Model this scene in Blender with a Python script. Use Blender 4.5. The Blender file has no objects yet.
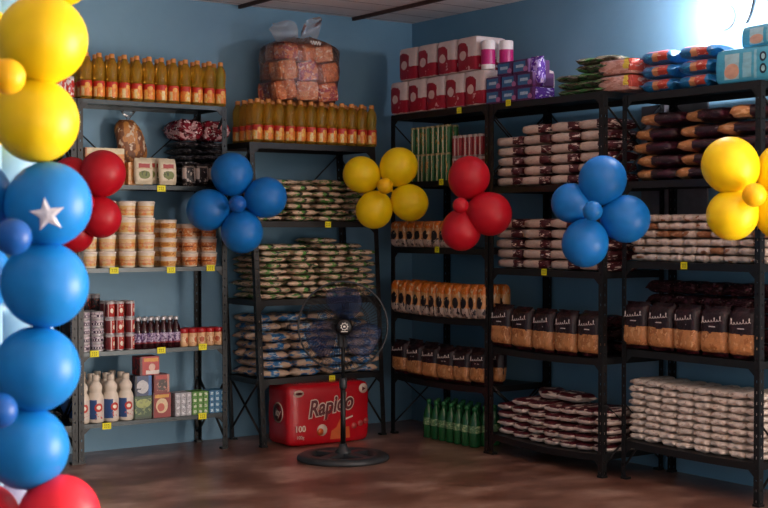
import bpy, math, random
from mathutils import Vector, Matrix
R = random.Random(7)
C = bpy.context.scene.collection
F = 1350.0; CX = 384; HY = 228; HC = 1.305
SB, CB = .5730, .8195
PI = math.pi

# ---------------------------------------------------------------- node helpers
def lin(c):
    if isinstance(c, str):
        c = c.lstrip('#'); c = [int(c[i:i+2], 16)/255 for i in (0, 2, 4)]
    return tuple((x/12.92 if x <= .04045 else ((x+.055)/1.055)**2.4) for x in c[:3]) + (1,)
class NT:
    def __init__(s, name):
        s.m = bpy.data.materials.new(name); s.m.use_nodes = True
        s.t = s.m.node_tree; s.n = s.t.nodes; s.b = s.n['Principled BSDF']
    def new(s, typ, **kw):
        nd = s.n.new(typ)
        for k, v in kw.items(): setattr(nd, k, v)
        return nd
    def link(s, a, b): s.t.links.new(a, b)
    def val(s, sock, v):
        if hasattr(v, 'is_output') or isinstance(v, bpy.types.NodeSocket): s.link(v, sock)
        else: sock.default_value = v
    def math(s, op, a, b=0.0, c=None):
        nd = s.new('ShaderNodeMath', operation=op)
        s.val(nd.inputs[0], a); s.val(nd.inputs[1], b)
        if c is not None: s.val(nd.inputs[2], c)
        return nd.outputs[0]
    def mix(s, f, a, b):
        nd = s.new('ShaderNodeMix', data_type='RGBA')
        s.val(nd.inputs[0], f); s.val(nd.inputs[6], a); s.val(nd.inputs[7], b)
        return nd.outputs[2]
    def noise(s, vec, scale, detail=2, rough=.5):
        nd = s.new('ShaderNodeTexNoise'); nd.inputs['Scale'].default_value = scale
        nd.inputs['Detail'].default_value = detail; nd.inputs['Roughness'].default_value = rough
        if vec is not None: s.link(vec, nd.inputs['Vector'])
        return nd.outputs[0]
    def ramp(s, fac, stops, interp='LINEAR'):
        nd = s.new('ShaderNodeValToRGB'); nd.color_ramp.interpolation = interp
        e = nd.color_ramp.elements
        e[0].position, e[0].color = stops[0][0], stops[0][1]
        e[1].position, e[1].color = stops[1][0], stops[1][1]
        for p, c in stops[2:]:
            q = e.new(p); q.color = c
        s.link(fac, nd.inputs[0]); return nd.outputs[0]
    def set(s, **kw):
        for k, v in kw.items(): s.val(s.b.inputs[k.replace('_', ' ')], v)
def mat(name, col, rough=.5, metal=0, var=.12, scale=18, bump=0, **kw):
    t = NT(name); tc = t.new('ShaderNodeTexCoord')
    c = lin(col); n = t.noise(tc.outputs['Object'], scale, 3)
    dark = tuple(x*(1-var) for x in c[:3])+(1,); lite = tuple(min(1, x*(1+var)) for x in c[:3])+(1,)
    t.link(t.ramp(n, [(.3, dark), (.7, lite)]), t.b.inputs['Base Color'])
    t.set(Roughness=rough, Metallic=metal, **kw)
    if bump:
        b = t.new('ShaderNodeBump'); b.inputs['Strength'].default_value = bump; b.inputs['Distance'].default_value = .01
        t.link(n, b.inputs['Height']); t.link(b.outputs[0], t.b.inputs['Normal'])
    return t.m
def decal(name, base, shapes, rough=.4, wob=.03, wsc=5, axes='XZ', bump=.0, var=.1, bsc=14, **kw):
    """printed packaging: shapes painted in the package's own coordinates.
    ('r',u0,u1,v0,v1,col) box, ('e',cu,cv,a,b,col) ellipse, ('n',scale,thr,col,u0,u1,v0,v1) blotches, ('s',axis-count,duty,col,u0,u1,v0,v1) stripes"""
    t = NT(name); tc = t.new('ShaderNodeTexCoord'); G = tc.outputs['Generated']
    oi = t.new('ShaderNodeObjectInfo')
    off = t.new('ShaderNodeVectorMath', operation='ADD'); t.link(G, off.inputs[0])
    cmb = t.new('ShaderNodeCombineXYZ'); r9 = t.math('MULTIPLY', oi.outputs['Random'], 9.0)
    for i in range(3): t.link(r9, cmb.inputs[i])
    t.link(cmb.outputs[0], off.inputs[1]); GO = off.outputs[0]
    sep = t.new('ShaderNodeSeparateXYZ'); t.link(G, sep.inputs[0])
    ix = {'X': 0, 'Y': 1, 'Z': 2}
    u, v = sep.outputs[ix[axes[0]]], sep.outputs[ix[axes[1]]]
    if wob:
        n1 = t.noise(GO, wsc, 2); d = t.math('MULTIPLY', t.math('SUBTRACT', n1, .5), wob*2)
        u = t.math('ADD', u, d); v = t.math('ADD', v, d)
    def box(u0, u1, v0, v1):
        a = t.math('GREATER_THAN', u, u0); b = t.math('LESS_THAN', u, u1)
        c = t.math('GREATER_THAN', v, v0); d = t.math('LESS_THAN', v, v1)
        return t.math('MULTIPLY', t.math('MULTIPLY', a, b), t.math('MULTIPLY', c, d))
    col = lin(base)
    for s in shapes:
        if s[0] == 'r': m = box(*s[1:5]); c = s[5]
        elif s[0] == 'e':
            p = t.math('POWER', t.math('DIVIDE', t.math('SUBTRACT', u, s[1]), s[3]), 2.0)
            q = t.math('POWER', t.math('DIVIDE', t.math('SUBTRACT', v, s[2]), s[4]), 2.0)
            m = t.math('LESS_THAN', t.math('ADD', p, q), 1.0); c = s[5]
        elif s[0] == 'n':
            m = t.math('MULTIPLY', t.math('GREATER_THAN', t.noise(GO, s[1], 3), s[2]), box(*s[4:8])); c = s[3]
        elif s[0] == 's':
            m = t.math('MULTIPLY', t.math('LESS_THAN', t.math('FRACT', t.math('MULTIPLY', u, float(s[1]))), s[2]), box(*s[4:8])); c = s[3]
        elif s[0] == 'h':
            m = t.math('MULTIPLY', t.math('LESS_THAN', t.math('FRACT', t.math('MULTIPLY', v, float(s[1]))), s[2]), box(*s[4:8])); c = s[3]
        col = t.mix(m, col, lin(c))
    nz = t.noise(GO, 9, 3)
    dk = t.new('ShaderNodeMix', data_type='RGBA', blend_type='MULTIPLY'); dk.inputs[0].default_value = 1
    t.val(dk.inputs[6], col)
    t.link(t.ramp(nz, [(.3, (1-var*2,)*3+(1,)), (.65, (1, 1, 1, 1))]), dk.inputs[7])
    t.link(dk.outputs[2], t.b.inputs['Base Color'])
    t.set(Roughness=rough, **kw)
    if bump:
        bn = t.noise(GO, bsc, 3); b = t.new('ShaderNodeBump'); b.inputs['Strength'].default_value = bump
        b.inputs['Distance'].default_value = .02; t.link(bn, b.inputs['Height']); t.link(b.outputs[0], t.b.inputs['Normal'])
    return t.m

# ---------------------------------------------------------------- mesh helpers
class MB:
    def __init__(s): s.v = []; s.f = []; s.mi = []; s.sm = []
    def add(s, vs, fs, mi=0, smooth=False):
        o = len(s.v); s.v += [tuple(v) for v in vs]
        for f in fs: s.f.append(tuple(i+o for i in f)); s.mi.append(mi); s.sm.append(smooth)
        return s
    def box(s, x0, x1, y0, y1, z0, z1, mi=0):
        vs = [(x, y, z) for z in (z0, z1) for y in (y0, y1) for x in (x0, x1)]
        return s.add(vs, [(0, 2, 3, 1), (4, 5, 7, 6), (0, 1, 5, 4), (2, 6, 7, 3), (0, 4, 6, 2), (1, 3, 7, 5)], mi)
    def lathe(s, prof, n=16, mi=0, c=(0, 0, 0), smooth=True, M=None):
        vs = []; fs = []; k = len(prof)
        for r, z in prof:
            for i in range(n):
                a = 2*PI*i/n; vs.append(Vector((r*math.cos(a), r*math.sin(a), z)))
        if M: vs = [M @ v for v in vs]
        vs = [v+Vector(c) for v in vs]
        for j in range(k-1):
            for i in range(n):
                fs.append((j*n+i, j*n+(i+1) % n, (j+1)*n+(i+1) % n, (j+1)*n+i))
        fs.append(tuple(range(n-1, -1, -1))); fs.append(tuple((k-1)*n+i for i in range(n)))
        return s.add(vs, fs, mi, smooth)
    def tube(s, pts, r, n=8, mi=0, closed=False, flat=1.0):
        pts = [Vector(p) for p in pts]; vs = []; fs = []; K = len(pts); prev = None
        for i, p in enumerate(pts):
            if closed: d = pts[(i+1) % K]-pts[i-1]
            else: d = pts[min(i+1, K-1)]-pts[max(i-1, 0)]
            d.normalize()
            up = Vector((0, 0, 1)) if abs(d.z) < .95 else Vector((1, 0, 0))
            if prev is not None and (prev-d*prev.dot(d)).length > .1: a = (prev-d*prev.dot(d)).normalized()
            else: a = d.cross(up).normalized()
            b = d.cross(a); prev = a
            for j in range(n):
                t = 2*PI*j/n; vs.append(p+(a*math.cos(t)+b*math.sin(t)*flat)*r)
        for i in range(K if closed else K-1):
            i2 = (i+1) % K
            for j in range(n): fs.append((i*n+j, i*n+(j+1) % n, i2*n+(j+1) % n, i2*n+j))
        if not closed: fs.append(tuple(range(n-1, -1, -1))); fs.append(tuple((K-1)*n+j for j in range(n)))
        return s.add(vs, fs, mi, True)
    def mesh(s, name, mats):
        me = bpy.data.meshes.new(name); me.from_pydata(s.v, [], s.f)
        for m in (mats if isinstance(mats, (list, tuple)) else [mats]): me.materials.append(m)
        me.polygons.foreach_set('material_index', s.mi); me.polygons.foreach_set('use_smooth', s.sm)
        me.update(); return me
    def build(s, name, mats, parent=None, bevel=0):
        o = bpy.data.objects.new(name, s.mesh(name, mats)); C.objects.link(o)
        if parent: o.parent = parent
        if bevel:
            b = o.modifiers.new('bevel', 'BEVEL'); b.width = bevel; b.segments = 2; b.limit_method = 'ANGLE'
        return o
def tag(o, label=None, cat=None, group=None, kind=None):
    if label: o['label'] = label
    if cat: o['category'] = cat
    if group: o['group'] = group
    if kind: o['kind'] = kind
    return o
def empty(name, loc=(0, 0, 0)):
    o = bpy.data.objects.new(name, None); o.empty_display_size = .05; C.objects.link(o); o.location = loc; return o
def copy_tree(o, parent=None):
    c = o.copy(); C.objects.link(c); c.parent = parent
    for ch in list(o.children): copy_tree(ch, c)
    return c
class Kind:
    """one thing with parts, built once; later uses copy it and each part"""
    def __init__(s, fn, cat): s.fn = fn; s.cat = cat; s.o = None
    def put(s, M, label, group=None):
        if s.o is None: s.o = s.fn(); o = s.o
        else: o = copy_tree(s.o)
        o.matrix_world = M
        for k in ('label', 'group'):
            if k in o: del o[k]
        return tag(o, label, s.cat, group)
class Mesh1:
    """a thing that is one mesh, with a few shape variants"""
    def __init__(s, name, meshes, cat): s.name = name; s.me = meshes; s.cat = cat; s.i = 0
    def put(s, M, label, group=None):
        o = bpy.data.objects.new(s.name, s.me[s.i % len(s.me)]); s.i += 1; C.objects.link(o)
        o.matrix_world = M; return tag(o, label, s.cat, group)
def pillow(w, l, t, m, seed=0, fin=.012, nx=10, ny=10, p=5, wr=.06, name='pack', endh=0, sideh=0):
    """filled bag: x = width, y = length with crimped fins at both ends, z from 0 to t"""
    rr = random.Random(seed); ph = [rr.uniform(0, 6.28) for _ in range(8)]
    mb = MB(); vs = []; N = nx+1; Mv = ny+3
    lb = l-2*fin
    vsamp = [-1-2*fin/lb]+[math.copysign(abs(-1+2*j/ny)**.55, -1+2*j/ny) for j in range(ny+1)]+[1+2*fin/lb]
    for side in (1, -1):
        for jv, v in enumerate(vsamp):
            for i in range(N):
                u = -1+2*i/nx
                vv = max(-1, min(1, v))
                uu = math.copysign(abs(u)**.55, u)
                h = max(sideh, max(0, (1-abs(uu)**p))**.5)*(max(endh, max(0, (1-abs(vv)**(p+3)))**.5) if abs(v) <= 1 else 0)
                h = max(h, .035)
                narrow = 1-.06*(1-min(1, abs(vv)**3)) if 0 else 1-.10*abs(vv)**4
                wn = wr*(math.sin(5*uu+ph[0]+3*vv)+math.sin(7*vv+ph[1]-2*uu)+.6*math.sin(11*uu+ph[2])*math.sin(9*vv+ph[3]))
                z = t/2+side*t/2*h*(1-wr*.55+wn*.5 if h > .1 else 1)
                x = uu*w/2*narrow+wr*.10*w*math.sin(6*vv+ph[4])*abs(uu)
                y = v*lb/2+(wr*.08*l*math.sin(5*uu+ph[5]) if abs(v) > .9 else 0)
                if abs(v) > 1: z += .15*t*math.sin(4*uu+ph[6])
                vs.append((x*.97, y*.97, z))
    fs = []; o = N*Mv
    for j in range(Mv-1):
        for i in range(nx):
            a = j*N+i; fs.append((a, a+1, a+N+1, a+N)); fs.append((o+a, o+a+N, o+a+N+1, o+a+1))
    for j in range(Mv-1):
        a = j*N; fs.append((a, a+N, o+a+N, o+a)); a = j*N+nx; fs.append((a, o+a, o+a+N, a+N))
    for i in range(nx):
        a = i; fs.append((a, o+a, o+a+1, a+1)); a = (Mv-1)*N+i; fs.append((a, a+1, o+a+1, o+a))
    mb.add(vs, fs, 0, True); return mb.mesh(name, m)
def rbox(w, d, h, m, name='box', bev=.004, bulge=0, n=6, wr=0, seed=0):
    """bulged soft box, origin at the middle of its base"""
    rr = random.Random(seed); ph = [rr.uniform(0, 6.28) for _ in range(6)]
    mb = MB()
    def sq(a): return a
    faces = []
    for ax, sg in ((0, 1), (0, -1), (1, 1), (1, -1), (2, 1), (2, -1)):
        vs = []
        for j in range(n+1):
            for i in range(n+1):
                a = -1+2*i/n; b = -1+2*j/n; a = math.copysign(abs(a)**.6, a); b = math.copysign(abs(b)**.6, b)
                p = [0, 0, 0]; p[ax] = sg; p[(ax+1) % 3] = a; p[(ax+2) % 3] = b
                q = Vector(p)
                e = 12
                L = (abs(q.x)**e+abs(q.y)**e+abs(q.z)**e)**(1/e); q = q/L
                bu = 1-bulge*(q[(ax+1) % 3]**2+q[(ax+2) % 3]**2)*.5
                q = Vector([q[k]*(bu if k == ax and k != 2 else 1) for k in range(3)])
                if wr: q += Vector((math.sin(7*q.z+ph[0]+3*q.x), math.sin(8*q.x+ph[1]+4*q.z), .4*math.sin(6*q.y+ph[2])))*wr
                vs.append((q.x*w/2, q.y*d/2, (q.z+1)*h/2))
        fs = []
        for j in range(n):
            for i in range(n):
                a = j*(n+1)+i; f = (a, a+1, a+n+2, a+n+1); fs.append(f if sg > 0 else f[::-1])
        mb.add(vs, fs, 0, True)
    me = mb.mesh(name, m)
    import bmesh
    bm = bmesh.new(); bm.from_mesh(me); bmesh.ops.remove_doubles(bm, verts=bm.verts, dist=1e-5)
    bmesh.ops.recalc_face_normals(bm, faces=bm.faces); bm.to_mesh(me); bm.free()
    return me
def text_obj(name, s, size, m, parent, loc, rot=(PI/2, 0, 0), shear=0, ext=.0006, bold=0, sx=1):
    cu = bpy.data.curves.new(name, 'FONT'); cu.body = s; cu.size = size; cu.extrude = ext; cu.shear = shear; cu.offset = bold
    cu.align_x = 'CENTER'; cu.align_y = 'CENTER'
    tmp = bpy.data.objects.new('tmp_text', cu)
    me = bpy.data.meshes.new_from_object(tmp); bpy.data.objects.remove(tmp)
    me.materials.append(m)
    o = bpy.data.objects.new(name, me); C.objects.link(o); o.parent = parent; o.location = loc; o.rotation_euler = rot; o.scale.x = sx
    return o
ORD = ['', 'first', 'second', 'third', 'fourth', 'fifth', 'sixth', 'seventh', 'eighth', 'ninth', 'tenth', 'eleventh', 'twelfth', 'thirteenth', 'fourteenth']
LAY = ['', 'lowest', 'second up', 'third up', 'fourth up', 'fifth up', 'sixth up', 'seventh up', 'eighth up', 'ninth up', 'tenth up']
def ray(px, py=HY):
    q = (px-CX)/F; k = (py-HY)/F
    return Vector((SB+CB*q, CB-SB*q, -k))
def at(px, py, d): return Vector((0, 0, HC))+ray(px, py)*d

# ---------------------------------------------------------------- materials
M_ = {}
def wallmat(name, c1, c2, rough=.55):
    t = NT(name); tc = t.new('ShaderNodeTexCoord'); o = tc.outputs['Object']
    n = t.noise(o, 1.3, 5, .6); n2 = t.noise(o, 30, 3)
    c = t.ramp(n, [(.3, lin(c1)), (.7, lin(c2))])
    t.link(c, t.b.inputs['Base Color']); t.set(Roughness=rough)
    b = t.new('ShaderNodeBump'); b.inputs['Strength'].default_value = .25; b.inputs['Distance'].default_value = .004
    t.link(n2, b.inputs['Height']); t.link(b.outputs[0], t.b.inputs['Normal']); return t.m
M_['wall'] = wallmat('blue_wall_paint', '#6893ad', '#759fb9', .55)
def ceilmat():
    t = NT('pale_plank_ceiling'); tc = t.new('ShaderNodeTexCoord'); o = tc.outputs['Object']
    sep = t.new('ShaderNodeSeparateXYZ'); t.link(o, sep.inputs[0])
    w = t.math('ADD', sep.outputs[1], t.math('MULTIPLY', t.noise(o, 2.5, 3), .03))
    ln = t.math('LESS_THAN', t.math('FRACT', t.math('MULTIPLY', w, 4.2)), .05)
    c = t.ramp(t.noise(o, 4, 5, .7), [(.3, lin('#f0e2de')), (.7, lin('#fbf2ef'))])
    t.link(t.mix(ln, c, lin('#a08b88')), t.b.inputs['Base Color']); t.set(Roughness=.8); return t.m
def floormat():
    t = NT('polished_brown_floor'); tc = t.new('ShaderNodeTexCoord'); o = tc.outputs['Object']
    mp = t.new('ShaderNodeMapping'); t.link(o, mp.inputs[0]); mp.inputs['Rotation'].default_value = (0, 0, .5)
    mp.inputs['Scale'].default_value = (1, 1.3, 1)
    n = t.noise(mp.outputs[0], 2.1, 5, .58); n2 = t.noise(mp.outputs[0], 6, 2, .5)
    s = t.math('ADD', t.math('MULTIPLY', n, .82), t.math('MULTIPLY', n2, .18))
    c = t.ramp(s, [(.30, lin('#4e3229')), (.45, lin('#69483c')), (.54, lin('#836255')), (.66, lin('#ae9183'))])
    t.link(c, t.b.inputs['Base Color'])
    t.set(Roughness=.30)
    t.set(**{'Specular_IOR_Level': .6}); return t.m
M_['ceil'] = ceilmat(); M_['floor'] = floormat()
M_['batten'] = mat('dark_batten_wood', '#4a3028', .6, bump=.3)
M_['plinth'] = mat('grey_board_paint', '#77737a', .7)
M_['black'] = mat('black_powder_coat', '#0b0b0d', .45, var=.2)
M_['grey'] = mat('galvanised_grey_metal', '#181b1d', .4, .4, var=.15)
M_['zinc'] = mat('pale_zinc_shelf', '#2f3639', .33, .5)
M_['yellowtag'] = mat('yellow_tag_card', '#e6df18', .6, var=.05)
M_['ink'] = mat('dark_ink', '#2b2a12', .7)
M_['white'] = mat('white_plastic', '#e9e4dc', .4, var=.04)
M_['red'] = mat('red_plastic_lid', '#a8131a', .35)
M_['chrome'] = mat('pale_silver_cap', '#c9c9cc', .3, .6)

# ---------------------------------------------------------------- the room
def struct(name, mb, m, bevel=0):
    o = mb.build(name, m, None, bevel); return tag(o, kind='structure')
WY = 7.42; WX = 5.42; LX = -3.0; FY = -2.6; CZ = 2.69
struct('floor', MB().box(LX-.15, WX+2.5, FY-2.5, WY+.15, -.1, 0), M_['floor'])
struct('ceiling', MB().box(LX-.15, WX+.15, FY-.15, WY+.15, CZ, CZ+.1), M_['ceil'])
struct('wall_back', MB().box(LX-.15, WX+.15, WY, WY+.15, 0, CZ), M_['wall'])
DY0, DY1, DZ = -.3, 2.35, 2.3          # doorway on the right, out of frame
struct('wall_right', MB().box(WX, WX+.15, DY1, WY, 0, CZ).box(WX, WX+.15, FY, DY0, 0, CZ).box(WX, WX+.15, DY0, DY1, DZ, CZ), M_['wall'])
struct('wall_left', MB().box(LX-.15, LX, FY, WY, 0, CZ), M_['wall'])
struct('wall_front', MB().box(LX, -.7, FY-.15, FY, 0, CZ).box(3.9, WX, FY-.15, FY, 0, CZ).box(-.7, 3.9, FY-.15, FY, 2.45, CZ), M_['wall'])
for i, x in enumerate((4.94, 4.09, 3.24, 2.39, 1.54)):
    struct('trim_%d' % (i+1), MB().box(x-.009, x+.009, FY, WY-.002, CZ-.022, CZ+.001), M_['batten'])
struct('trim_6', MB().box(WX-.012, WX+.001, 4.80, 5.27, 1.35, 1.97), M_['plinth'])

# ---------------------------------------------------------------- shelving units
class Unit:
    def __init__(s, label, org, rz, w, d, h, shelves, pm, sm, shear=0, sags=None, hole_posts=(0, 1, 2, 3), braces=('left', 'right', 'back'), name='shelving_unit', lip=.034):
        s.M = Matrix.Translation(Vector(org)) @ Matrix.Rotation(rz, 4, 'Z'); s.Mi = s.M.inverted()
        s.w, s.d, s.h, s.z, s.shear = w, d, h, shelves, shear; s.sags = sags or {}
        root = empty(name); root.matrix_world = s.M; tag(root, label, 'shelving', 'metal shelving units'); s.root = root
        fl = .031
        sh = lambda x, z: x-shear*z
        for (x, y, dx, dy) in ((0, 0, 1, 1), (w, 0, -1, 1), (0, d, 1, -1), (w, d, -1, -1)):
            mb = MB(); n = int(h/.0508); hz = h/n
            for pl in (0, 1):
                for k in range(n):
                    z0 = k*hz; z1 = z0+hz
                    a0, a1 = (.40, .60); b0, b1 = z0+hz*.38, z0+hz*.62
                    us = [0, a0*fl, a1*fl, fl]; zs = [z0, b0, b1, z1]
                    vs = []
                    for zz in zs:
                        for uu in us:
                            vs.append((sh(x+dx*uu, zz), y, zz) if pl == 0 else (sh(x, zz), y+dy*uu, zz))
                    fs = []
                    for j in range(3):
                        for i in range(3):
                            if i == 1 and j == 1: continue
                            q = j*4+i; fs.append((q, q+1, q+5, q+4))
                    mb.add(vs, fs)
            o = mb.build('post', pm, root)
            so = o.modifiers.new('solid', 'SOLIDIFY'); so.thickness = .0025; so.offset = 0
            ft = MB().box(sh(x, 0)-.004+min(0, dx*fl), sh(x, 0)+.004+max(0, dx*fl), y-.004+min(0, dy*fl), y+.004+max(0, dy*fl), 0, .012)
            ft.build('foot', M_['black'], o)
        for k, z in enumerate(shelves):
            mb = MB(); n = 10; g = .004; sg = s.sags.get(k, 0)
            def zz(u): return z-sg*(1-(2*u-1)**2)
            for i in range(n):
                u0, u1 = i/n, (i+1)/n; X0, X1 = sh(g+(w-2*g)*u0, z), sh(g+(w-2*g)*u1, z)
                for (ya, yb, dz0, dz1) in ((g, d-g, -.002, 0), (g, g+.002, -lip, -.002), (d-g-.002, d-g, -lip, -.002), (g, g+.014, -lip-.002, -lip)):
                    vs = [(X0, ya, zz(u0)+dz0), (X1, ya, zz(u1)+dz0), (X0, yb, zz(u0)+dz0), (X1, yb, zz(u1)+dz0),
                          (X0, ya, zz(u0)+dz1), (X1, ya, zz(u1)+dz1), (X0, yb, zz(u0)+dz1), (X1, yb, zz(u1)+dz1)]
                    mb.add(vs, [(0, 2, 3, 1), (4, 5, 7, 6), (0, 1, 5, 4), (2, 6, 7, 3), (0, 4, 6, 2), (1, 3, 7, 5)])
            for xx in (g, w-g-.002): mb.box(sh(xx, z), sh(xx, z)+.002, g, d-g, z-lip, z-.002)
            mb.build('shelf', sm, root)
            for (x, dx) in ((0, 1), (w, -1)):            # corner gussets under each shelf
                gs = MB()
                gs.add([(sh(x+dx*.003, z-lip), .003, z-lip), (sh(x+dx*.07, z-lip), .003, z-lip), (sh(x+dx*.003, z-lip-.06), .003, z-lip-.06),
                        (sh(x+dx*.003, z-lip), .0055, z-lip), (sh(x+dx*.07, z-lip), .0055, z-lip), (sh(x+dx*.003, z-lip-.06), .0055, z-lip-.06)],
                       [(0, 1, 2), (5, 4, 3), (0, 3, 4, 1), (1, 4, 5, 2), (2, 5, 3, 0)])
                gs.build('gusset', pm, root)
        def bar(a, b): 
            MB().tube([a, b], .009, 6, flat=.35).build('brace', pm, root)
        zt, zb = h-.08, h-.62
        for side in braces:
            if side in ('left', 'right'):
                x = .008 if side == 'left' else w-.008
                for (z0, z1) in ((.06, .40), (shelves[0]-.42, shelves[0]-.05)):
                    bar((sh(x, z0), .01, z0), (sh(x, z1), d-.01, z1)); bar((sh(x, z0)-.005, d-.01, z0), (sh(x, z1)-.005, .01, z1))
            else:
                z0, z1 = shelves[1]+.05, shelves[0]-.04
                bar((sh(.02, z1), d+.004, z1), (sh(w*.5, z0), d+.004, z0)); bar((sh(w-.02, z1), d+.004, z1), (sh(w*.5, z0), d+.010, z0))
    def lx(s, px, ly=0):
        """local x of the point at depth ly behind the front plane seen at pixel column px"""
        d = (s.Mi.to_3x3() @ ray(px)); o = s.Mi @ Vector((0, 0, HC))
        t = (ly-o.y)/d.y; return (o+d*t).x
    def lz(s, px, py, ly=0):
        d = (s.Mi.to_3x3() @ ray(px, py)); o = s.Mi @ Vector((0, 0, HC))
        t = (ly-o.y)/d.y; return (o+d*t).z
    def zs(s, k, x):
        u = min(1, max(0, x/s.w)); return s.z[k]-s.sags.get(k, 0)*(1-(2*u-1)**2)
    def T(s, k, x, y, dz=0, rz=0, rx=0, ry=0):
        """placement on shelf k at local x, y, dz above it"""
        z = s.zs(k, x)+dz+.0008
        return s.M @ Matrix.Translation((x, y, z)) @ Matrix.Rotation(rz, 4, 'Z') @ Matrix.Rotation(ry, 4, 'Y') @ Matrix.Rotation(rx, 4, 'X')
    def Tz(s, x, y, z, rz=0, rx=0, ry=0):
        return s.M @ Matrix.Translation((x, y, z)) @ Matrix.Rotation(rz, 4, 'Z') @ Matrix.Rotation(ry, 4, 'Y') @ Matrix.Rotation(rx, 4, 'X')
# indices: shelf 0 is the top one
UL = Unit('grey metal shelving unit with zinc shelves holding oil bottles, tubs and cans', (2.876, 7.05, 0), 0, .924, .36, 2.018,
          [2.018, 1.547, 1.080, .6155, .2166], M_['grey'], M_['zinc'], braces=('left', 'right', 'back'), lip=.022)
UM = Unit('black shelving unit behind the pedestal fan with the bagged bread on top', (3.985, 6.96, 0), 0, .895, .40, 1.812,
          [1.812, 1.345, .876, .405], M_['black'], M_['black'], shear=.046)
UC = Unit('black shelving unit in the dark corner with toilet paper packs on top', (4.95, 7.00, 0), -PI/2, .968, .45, 2.018,
          [2.018, 1.592, 1.184, .775, .385], M_['black'], M_['black'], sags={3: .012, 4: .016})
UA = Unit('black shelving unit between the red and blue balloon flowers', (4.95, 6.021, 0), -PI/2, .926, .45, 2.016,
          [2.016, 1.54, 1.075, .625, .125], M_['black'], M_['black'], sags={3: .012, 4: .02})
UB = Unit('black shelving unit at right end with diaper packs on top', (5.03, 5.036, 0), -PI/2, .894, .375, 1.992,
          [1.992, 1.545, 1.133, .678, .205], M_['black'], M_['black'], sags={4: .008})
UN = Unit('grey shelving unit mostly hidden behind the balloon column', (1.945, 7.05, 0), 0, .924, .36, 2.018,
          [2.018, 1.547, 1.080, .6155, .2166], M_['grey'], M_['zinc'])

# ---------------------------------------------------------------- kinds of goods
oilm = NT('golden_cooking_oil'); oilm.set(**{'Base_Color': lin('#f2c84a'), 'Roughness': .05, 'Transmission_Weight': .85, 'IOR': 1.3}); oilm = oilm.m
oil_label = decal('oil_label_print', '#ee8a34', [('r', 0, 1, .66, 1, '#cf3324'), ('r', .15, .42, .0, .6, '#f4dc9c'), ('n', 3, .56, '#f6c25a', 0, 1, 0, .62), ('e', .66, .72, .22, .14, '#f2b050')], wob=.05)
capm = mat('tan_bottle_cap', '#d08a48', .4)
H_ = .262
def oil_bottle():
    r = empty('oil_bottle')
    pr = [(.026, 0), (.0318, .006), (.0325, .02), (.032, .05), (.0325, .09), (.031, .112), (.0285, .122), (.030, .135), (.0325, .160), (.0325, .188), (.029, .210), (.018, .230), (.013, .240)]
    MB().lathe(pr, 14).build('body', oilm, r)
    MB().lathe([(.0328, .018), (.0331, .02), (.0331, .100), (.0328, .104)], 14).build('label', oil_label, r)
    MB().lathe([(.0155, .238), (.0158, .241), (.0158, .258), (.013, .262)], 12).build('cap', capm, r)
    return r
OIL = Kind(oil_bottle, 'bottle')
# tubs
tubm = decal('tub_print', '#e9ddc8', [('r', 0, 1, .14, .78, '#e9c27a'), ('n', 5, .5, '#e7925c', 0, 1, .16, .6), ('r', 0, 1, .45, .52, '#d98a4c'), ('h', 12, .3, '#f2e6d2', .1, .9, .3, .72)], wob=.02, var=.05)
tubm2 = decal('tub_print_orange', '#e9d3bc', [('r', 0, 1, .12, .75, '#dd8446'), ('n', 6, .55, '#f0c99b', 0, 1, .14, .7), ('r', .2, .8, .4, .5, '#8a3f22')], wob=.03, var=.05)
tubm3 = decal('tub_print_yellow', '#eadfce', [('r', 0, 1, .1, .7, '#e5b26a'), ('e', .5, .4, .28, .22, '#c9873a'), ('n', 8, .58, '#c06a3a', 0, 1, .1, .7)], wob=.03, var=.05)
lidm = mat('frosted_tub_lid', '#e8dccf', .35, var=.04)
def tub(w, h, m):
    def f():
        r = empty('plastic_tub'); R0 = w/2
        MB().lathe([(R0*.80, 0), (R0*.83, .003), (R0*.95, h*.86), (R0*.95, h*.88)], 18).build('cup', m, r)
        MB().lathe([(R0*.95, h*.84), (R0, h*.85), (R0, h*.93), (R0*.93, h*.945), (R0*.9, h*.97), (R0*.5, h*.972)], 18).build('lid', lidm, r)
        return r
    return f
TUB_L = Kind(tub(.103, .0965, tubm), 'tub'); TUB_S = Kind(tub(.107, .056, tubm3), 'tub'); TUB_M = Kind(tub(.103, .085, tubm2), 'tub')
# cans
def can(name, rad, h, m):
    def f():
        r = empty(name)
        MB().lathe([(rad*.93, .004), (rad, .009), (rad, h-.009), (rad*.93, h-.004)], 14).build('body', m, r)
        MB().lathe([(rad*.96, 0), (rad*.96, .006), (rad*.9, .006)], 14).build('rim', M_['chrome'], r)
        MB().lathe([(rad*.94, h-.006), (rad*.97, h-.001), (rad*.97, h), (rad*.88, h), (rad*.86, h-.003)], 14).build('rim', M_['chrome'], r)
        return r
    return f
redcan = decal('red_can_print', '#b3241f', [('r', 0, .2, 0, 1, '#6b2226'), ('r', .24, .34, 0, 1, '#d7c8c2'), ('r', 0, 1, .86, 1, '#b9b4b4'), ('n', 5, .6, '#e9cdb4', .45, 1, .15, .8), ('e', .66, .42, .18, .16, '#e8dcc8')], wob=.02, var=.06)
purcan = decal('purple_white_can_print', '#c9bfc6', [('r', 0, 1, .22, .62, '#3d2a45'), ('s', 5, .4, '#efe9ec', 0, 1, .3, .54), ('n', 6, .58, '#5b3a60', 0, 1, .62, 1)], wob=.04, var=.06)
darkcan = decal('black_can_print', '#2a2428', [('n', 6, .58, '#b84433', 0, 1, .2, .8), ('r', 0, 1, .8, 1, '#8d8a8c')], wob=.03)
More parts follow.
